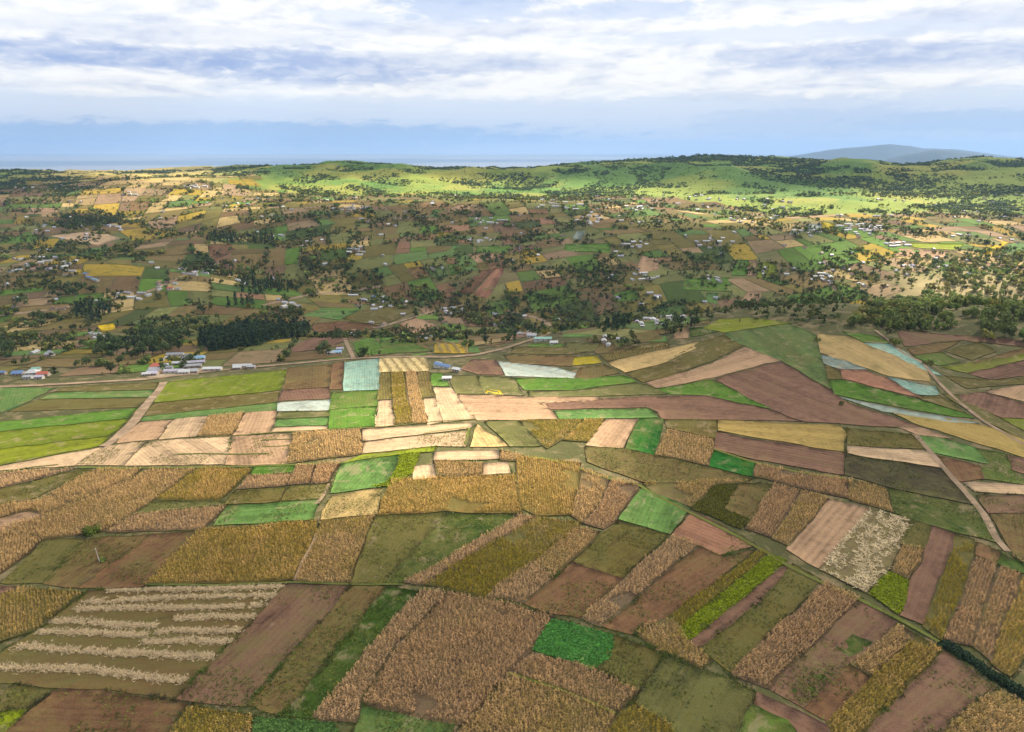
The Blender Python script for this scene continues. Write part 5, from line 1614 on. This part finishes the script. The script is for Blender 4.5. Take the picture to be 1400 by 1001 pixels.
def houses():
    one = [  # photograph point, kind, roof, turn, label
        (214, 503, 'hip', 'red', .3, 'bright red roofed house at the left of the tin roofed village'),
        (212, 508, 'house', 'tin', .1, 'grey tin house directly in front of the red roofed house'),
        (209, 513, 'house', 'lilac', .1, 'lilac grey roofed house by the road below the red roofed house'),
        (201, 514, 'small', 'white', .2, 'small white roofed house at the road corner, leftmost of the village'),
        (225, 502, 'small', 'lilac', .5, 'small lilac roofed house right of the red roofed house'),
        (222, 494, 'hut', 'white', 0, 'small white water tank in hut form above the red roofed house, left one'), (229, 491, 'hut', 'white', .4, 'small white water tank in hut form above the red roofed house, right one'),  # water tanks, drawn with the hut mesh
        (240, 487, 'shed', 'tin', .12, 'long pale shed at the top of the village'),
        (252, 493, 'house', 'tin', .1, 'grey roofed house under the long pale shed'), (249, 499, 'shed', 'white', .1, 'long white roofed building in the middle of the village'),
        (273, 492, 'hip', 'skyblue', .3, 'sky blue roofed house at the top right of the village'), (268, 498, 'shed', 'lilac', .25, 'lilac tin row left below the sky blue roof'),
        (263, 503, 'shed', 'tin', .25, 'grey tin row in the right part of the village'), (238, 510, 'shed', 'lilac', .08, 'largest lilac tin roof on the village street corner'),
        (253, 511, 'house', 'white', .1, 'white roofed house facing the green field'), (264, 510, 'house', 'tin', .2, 'grey tin house at the lower right end of the village'),
        (258, 488, 'small', 'grey', .1, 'dark grey roofed house at the back of the village'), (231, 505, 'small', 'grey', .2, 'small dark roof beside the village street'),
        (291, 507, 'shed', 'white', .06, 'low white shed just outside the village on the right'), (332, 503, 'shed', 'white', .1, 'long white shed beside the pink road strip'),
        (344, 504, 'small', 'tin', .1, 'small tin house right of the long roadside shed'), (325, 505, 'small', 'white', .1, 'small white house left of the long roadside shed'),
        (60, 514, 'house', 'red', .15, 'red roofed house of the farm at the left edge'), (26, 513, 'house', 'blue', .1, 'blue roofed house at the left edge farm'),
        (45, 512, 'hip', 'white', .2, 'white roofed house between blue and red roofs at the left'), (50, 507, 'small', 'green', .2, 'small pale green roof behind the white house at the left'),
        (39, 518, 'small', 'tin', .1, 'small tin shed in front of the left edge farm'), (54, 518, 'small', 'lilac', .1, 'small lilac shed in front of the red roofed farmhouse'), (3, 512, 'small', 'blue', .1, 'small blue roof cut by the left edge'),
        (606, 503, 'shed', 'blue', -.6, 'blue roofed farmhouse just below the dirt road'), (625, 508, 'small', 'white', -.5, 'small white shed right of the blue roofed farmhouse'),
        (611, 520, 'small', 'white', .1, 'white shed below the blue roofed farmhouse'), (601, 500, 'small', 'tin', -.6, 'tin lean-to behind the blue roofed farmhouse'),
        (461, 484, 'house', 'skyblue', .2, 'light blue roofed house beyond the road left of the netted field'), (465, 479, 'small', 'lilac', .2, 'small pinkish tin roof behind the light blue roof'),
        (453, 485, 'small', 'tin', .1, 'small tin roof left of the light blue roof'), (448, 482, 'hut', 'tin', .1, 'small hut left of the blue roofed farm'),
        (482, 459, 'hip', 'white', .2, 'white roofed house at the track corner'), (474, 456, 'small', 'tin', .2, 'small tin roof left of the white roofed corner house'),
        (483, 405, 'shed', 'white', .03, 'long white shed in the middle of the valley'), (526, 408, 'hip', 'white', .1, 'bright white roofed hall right of the long white shed'),
        (511, 407, 'small', 'blue', .1, 'small blue roof between the two white halls'), (551, 431, 'small', 'lilac', .1, 'small lilac roof at the edge of the broad olive field'),
        (742, 466, 'shed', 'green', .05, 'mint green roofed shed beside the road bend'), (727, 461, 'house', 'tin', -.1, 'tin house at the road bend'), (720, 459, 'house', 'rust', .1, 'rusty roofed house at the road bend'),
        (712, 458, 'small', 'tin', .1, 'small tin shed left of the road bend'), (757, 471, 'small', 'white', .1, 'small white roof right of the mint green shed'), (688, 443, 'small', 'lilac', -.1, 'lilac roof on the slope above the road bend'),
        (123, 381, 'shed', 'blue', -.5, 'bright blue roofed shed at the left of the valley'), (131, 384, 'farshed', 'skyblue', -.5, 'sky blue roofed building beside the bright blue shed'), (118, 376, 'house', 'blue', -.5, 'upper blue roof of the blue compound'),
        (97, 372, 'shed', 'tin', .1, 'long grey roof left of the blue compound'), (94, 377, 'shed', 'rust', .1, 'long pinkish wall block below the grey roof'), (264, 336, 'house', 'red', .1, 'red roofed house in the upper left valley'),
        (233, 396, 'house', 'red', .2, 'red roofed house in the farm beside the valley road'), (179, 408, 'farshed', 'white', .1, 'white long roof in the left of the valley by the road'), (138, 413, 'farshed', 'white', .1, 'white shed above the dark square clump'),
        (787, 287, 'farshed', 'white', .05, 'long white hall at the foot of the sunlit hills')]
    for px, py, kind, roof, rot, label in one:
        w, _ = pick(px, py)
        put_house(w[0, 0], w[0, 1], kind, roof, rot, label, None, .84)
    cl = [  # centre, radii, number, label, roofs
        (62, 483, 16, 5, 8, 'white tin house in the hamlet at the left above the farm', 'white tin lilac'), (134, 461, 14, 7, 7, 'tin house of the hamlet below the yellow flower field', 'white tin grey'),
        (511, 444, 14, 3, 6, 'tin house of the row at the edge of the olive field', 'lilac tin rust'), (580, 463, 12, 3, 6, 'tin house behind the rosy bare field', 'tin white grey'),
        (618, 427, 16, 6, 9, 'tin house of the hamlet above the dirt road', 'white tin lilac'), (836, 466, 14, 8, 7, 'pale roofed house low among the roadside houses', 'white tin'),
        (886, 443, 16, 6, 10, 'white roofed house in the group behind the hedge block', 'white tin lilac'), (925, 438, 26, 5, 12, 'tin house of the row behind the round hill', 'white tin grey'),
        (180, 406, 30, 6, 7, 'white roofed house along the valley road at the left', 'white tin'), (228, 393, 18, 7, 9, 'tin house of the compound beside the valley road', 'tin lilac rust'),
        (75, 360, 40, 12, 13, 'small roof among hedges at the far left of the valley', 'white tin lilac'), (270, 370, 22, 8, 12, 'tin house beside the wood on the valley road', 'tin grey lilac'),
        (395, 420, 16, 6, 8, 'tin house of the farm above the dark plantation', 'white tin'), (150, 312, 26, 5, 10, 'pale house under the tall tree row at the upper left', 'white tin lilac'),
        (480, 286, 26, 5, 14, 'roof in the dense hamlet under the left green hill', 'tin lilac grey'), (490, 345, 14, 6, 6, 'tin house by the grove on the middle slope', 'white tin'),
        (596, 368, 12, 4, 5, 'pale house on the middle slope below the teal field', 'white tin'), (655, 330, 16, 4, 6, 'tin house along the slope road', 'white tin lilac'), (670, 303, 26, 4, 9, 'small house along the upper slope road', 'white tin'),
        (812, 302, 24, 6, 12, 'tin house in the hamlet under the sunlit band', 'white tin lilac'), (870, 336, 16, 5, 7, 'tin house on the shaded slope below the long green field', 'white tin'),
        (980, 333, 30, 8, 10, 'roof on the shaded slope at the edge of the sun', 'white tin rust'), (880, 380, 24, 5, 7, 'pale house below the rosy block', 'white tin'), (975, 382, 14, 4, 5, 'white house on the wide green field', 'white tin'),
        (760, 282, 36, 5, 10, 'bright roof at the foot of the sunlit hills, left group', 'white tin'), (860, 285, 36, 4, 9, 'bright roof at the foot of the sunlit hills, right group', 'white tin'),
        (1175, 313, 32, 6, 26, 'white roof of the sunlit town under the right hill', 'white white lilac'), (1225, 335, 18, 3, 8, 'roof in the lower row of the sunlit town', 'tin lilac white'),
        (1120, 380, 16, 5, 6, 'white house beside the upright track on the right', 'white tin'), (1100, 318, 22, 6, 8, 'roof left of the sunlit town', 'white tin'), (1310, 323, 16, 2, 5, 'long bright roof right of the sunlit town', 'white'),
        (268, 256, 14, 3, 6, 'bright roof on the pale left hill', 'white tin'), (175, 266, 12, 3, 4, 'pale roof lower on the left hill', 'white tin')]
    rs = random.Random(91)
    for cx, cy, rx, ry, n, label, roofs in cl:
        roofs = roofs.split(); k = 0; tries = 0
        base = rs.uniform(-.3, .3)
        while k < n and tries < n * 30:
            tries += 1
            a = rs.uniform(0, 6.28); q = math.sqrt(rs.random())
            w, hit = pick(cx + rx * q * math.cos(a), cy + ry * q * math.sin(a))
            x, y = w[0, 0], w[0, 1]
            if not hit[0] or any(abs(x - a0) < 11 and abs(y - b0) < 12 for a0, b0 in HOUSES): continue
            far = y > 950
            kind = rs.choice(['far', 'far', 'farshed']) if far else rs.choice(['small', 'house', 'small', 'hut'])
            if not visible(x, y, float(ter(x, y)) + 3): continue
            put_house(x, y, kind, rs.choice(roofs), base + rs.choice([0, 0, 1.57]) + rs.uniform(-.15, .15), label, label.replace('house', 'houses').replace('roof ', 'roofs '), rs.uniform(.6, .8) if not far else rs.uniform(.72, 1.0))
            k += 1
houses()

def distant_houses():
    rs = random.Random(17)
    V, F, Cc = [], [], []
    base = 0; n = 0
    while n < 420:
        y = rs.uniform(850, 1900); x = rs.uniform(-.8, .8) * y
        if float(fbm(np.array([x]), np.array([y]), 95, 701, 3)[0]) < .55: continue
        z = float(ter(x, y)) + .2; n += 1
        L, W, H = rs.choice([6, 7, 10]) / 2, 2.4, 2.3
        a = rs.uniform(0, 3.14); c, s = math.cos(a), math.sin(a)
        pts = [(-L, -W, -1), (L, -W, -1), (L, W, -1), (-L, W, -1), (-L, -W, H), (L, -W, H), (L, W, H), (-L, W, H),
               (-L - .4, -W - .5, H - .2), (L + .4, -W - .5, H - .2), (L + .4, 0, H + 1.5), (-L - .4, 0, H + 1.5), (L + .4, W + .5, H - .2), (-L - .4, W + .5, H - .2),
               (-L, 0, H + 1.3), (L, 0, H + 1.3)]
        V += [(x + p * c - q * s, y + p * s + q * c, z + r) for p, q, r in pts]
        F += [tuple(base + i for i in f) for f in [(0, 1, 5, 4), (1, 2, 6, 5), (2, 3, 7, 6), (3, 0, 4, 7), (8, 9, 10, 11), (12, 13, 11, 10), (5, 6, 15, 15), (7, 4, 14, 14)] if len(set(f)) == 4]
        w = rs.choice([(.42, .36, .29), (.50, .46, .40)]); r = ROOF[rs.choice(['white', 'tin', 'tin', 'lilac', 'rust'])]
        Cc += [w] * 8 + [r] * 6 + [w] * 2; base += 16
    o = add('distant_houses', mesh_np('distant_houses', V, F, col=np.array(Cc)), M['plain'])
    tag(o, 'hundreds of tiny tin roofed houses scattered over the valley', 'houses', kind='stuff')
M['plain'] = mat_tint('painted_tin', .6, None, .2, .4)
distant_houses()

# ------------------------------------------------------------------ unseen clouds above the frame, thickness and gaps shaped to place sun and shade
def lit_amount(px, py, kx):
    """how much sun reaches the part of the land seen there in the photograph"""
    L = np.full(px.shape, .18) + .04 * sstep(560, 680, py)
    for cx, cy, rx, ry, a in [(625, 612, 235, 98, 1.0), (620, 620, 380, 140, .62), (90, 640, 420, 66, .62), (250, 545, 330, 42, .50), (480, 590, 240, 60, .55), (640, 262, 420, 23, .98), (1100, 284, 330, 26, .98),
                              (1290, 360, 190, 72, .95), (215, 268, 200, 40, 1.0), (330, 690, 330, 50, .40), (1130, 610, 300, 40, .22), (1190, 720, 120, 60, .25), (560, 320, 180, 14, .25), (300, 770, 330, 70, .22)]:
        r = np.hypot((px - cx) / rx, (py - cy) / ry) + (kx - .5) * .7
        L = np.maximum(L, a * sstep(1.3, .6, r))
    for cx, cy, rx, ry, a in [(60, 252, 150, 13, .85), (880, 230, 90, 8, .6), (700, 242, 90, 8, .7), (1140, 240, 120, 15, .85), (1330, 228, 90, 10, .4)]:
        r = np.hypot((px - cx) / rx, (py - cy) / ry) + (kx - .5) * .8
        L = L * (1 - a * sstep(1.2, .6, r))
    return L

def shade_cloud_layer():
    zc = 1500.0
    st = 42.0
    xs = np.arange(-4200, 6600, st); ys = np.arange(-900, 6700, st)
    X, Y = np.meshgrid(xs, ys)
    gx, gy = X.copy(), Y.copy()
    k = SUN_DIR / SUN_DIR.z
    gz = np.zeros_like(X)
    for _ in range(6):
        gx = X - k.x * (zc - gz); gy = Y - k.y * (zc - gz)
        gz = ter(gx, np.clip(gy, -290, 8000))
    px, py = proj(gx, np.maximum(gy, 60), gz)
    kx = fbm(X, Y, 420, 951, 4)
    L = lit_amount(px, py, kx)
    wild = .2 + .7 * sstep(.45, .6, fbm(X, Y, 1100, 961, 4))
    out = sstep(0, 250, np.maximum(-px, px - 1400)) ; out = np.where(gy < 60, 1, out)
    L = L * (1 - out) + wild * out
    tau = np.clip(1 - L, 0, 1)
    r = np.hypot(X, Y)
    keep = (r < 7000) & (gy < 5600)
    T = .06 + .94 * L ** 1.0                      # share of sunlight let through by the whole cloud
    cover = 1 - np.sqrt(np.clip(T, .02, 1))
    bil = fbm(X, Y, 300, 971, 5)
    thick = 4 + 34 * tau * (.35 + bil)
    idx = np.arange(X.size).reshape(X.shape)
    ok = keep & (tau > .05)
    q = ok[:-1, :-1] & ok[:-1, 1:] & ok[1:, 1:] & ok[1:, :-1]
    f = np.stack([idx[:-1, :-1][q], idx[:-1, 1:][q], idx[1:, 1:][q], idx[1:, :-1][q]], -1)
    top = np.column_stack([X.ravel(), Y.ravel(), (zc + thick * .75).ravel()])
    bot = np.column_stack([X.ravel(), Y.ravel(), (zc - thick * .25).ravel()])
    n = X.size
    e = np.concatenate([f[:, [0, 1]], f[:, [1, 2]], f[:, [2, 3]], f[:, [3, 0]]])
    es = np.sort(e, 1); _, inv, cnt = np.unique(es, axis=0, return_inverse=True, return_counts=True)
    be = e[cnt[inv.ravel()] == 1]
    side = np.column_stack([be[:, 1], be[:, 0], be[:, 0] + n, be[:, 1] + n])
    F = np.concatenate([f, f[:, ::-1] + n, side])
    col = np.repeat(np.concatenate([cover.ravel(), cover.ravel()])[:, None], 3, 1)
    V = np.concatenate([top, bot])
    used = np.unique(F); mp = np.full(len(V), -1); mp[used] = np.arange(len(used))
    me = mesh_np('shade_cloud_layer', V[used], mp[F], col=col[used], smooth=True, attr='cover')
    m, g = new_mat('cloud')
    d = g.n('ShaderNodeVertexColor', layer_name='cover').outputs[0]
    tr = g.n('ShaderNodeBsdfTransparent'); di = g.n('ShaderNodeBsdfDiffuse'); tl = g.n('ShaderNodeBsdfTranslucent')
    di.inputs[0].default_value = (.85, .86, .9, 1); tl.inputs[0].default_value = (.5, .52, .56, 1)
    a = g.n('ShaderNodeMixShader'); a.inputs[0].default_value = .35
    g.set(a.inputs[1], di.outputs[0]); g.set(a.inputs[2], tl.outputs[0])
    b = g.n('ShaderNodeMixShader')
    sp = g.n('ShaderNodeSeparateColor'); g.set(sp.inputs[0], d); g.set(b.inputs[0], sp.outputs[0]); g.set(b.inputs[1], tr.outputs[0]); g.set(b.inputs[2], a.outputs[0])
    out = g.n('ShaderNodeOutputMaterial'); g.set(out.inputs[0], b.outputs[0])
    tag(add('shade_cloud_layer', me, m), kind='structure')
shade_cloud_layer()

# ------------------------------------------------------------------ haze
def haze():
    x, y0, y1, z0, z1 = 60000, -1500, 45000, -760, 560
    v = [(-x, y0, z0), (x, y0, z0), (x, y1, z0), (-x, y1, z0), (-x, y0, z1), (x, y0, z1), (x, y1, z1), (-x, y1, z1)]
    me = bpy.data.meshes.new('haze')
    me.from_pydata(v, [], [(0, 3, 2, 1), (4, 5, 6, 7), (0, 1, 5, 4), (1, 2, 6, 5), (2, 3, 7, 6), (3, 0, 4, 7)])
    m, g = new_mat('haze')
    out = g.n('ShaderNodeOutputMaterial'); pv = g.n('ShaderNodeVolumePrincipled')
    pv.inputs['Color'].default_value = (.27, .43, .74, 1)
    pv.inputs['Density'].default_value = 4.3e-5
    pv.inputs['Anisotropy'].default_value = .15
    g.set(out.inputs['Volume'], pv.outputs[0])
    o = add('haze', me, m)
    tag(o, 'thin blue haze over the land', 'haze', kind='stuff')
haze()
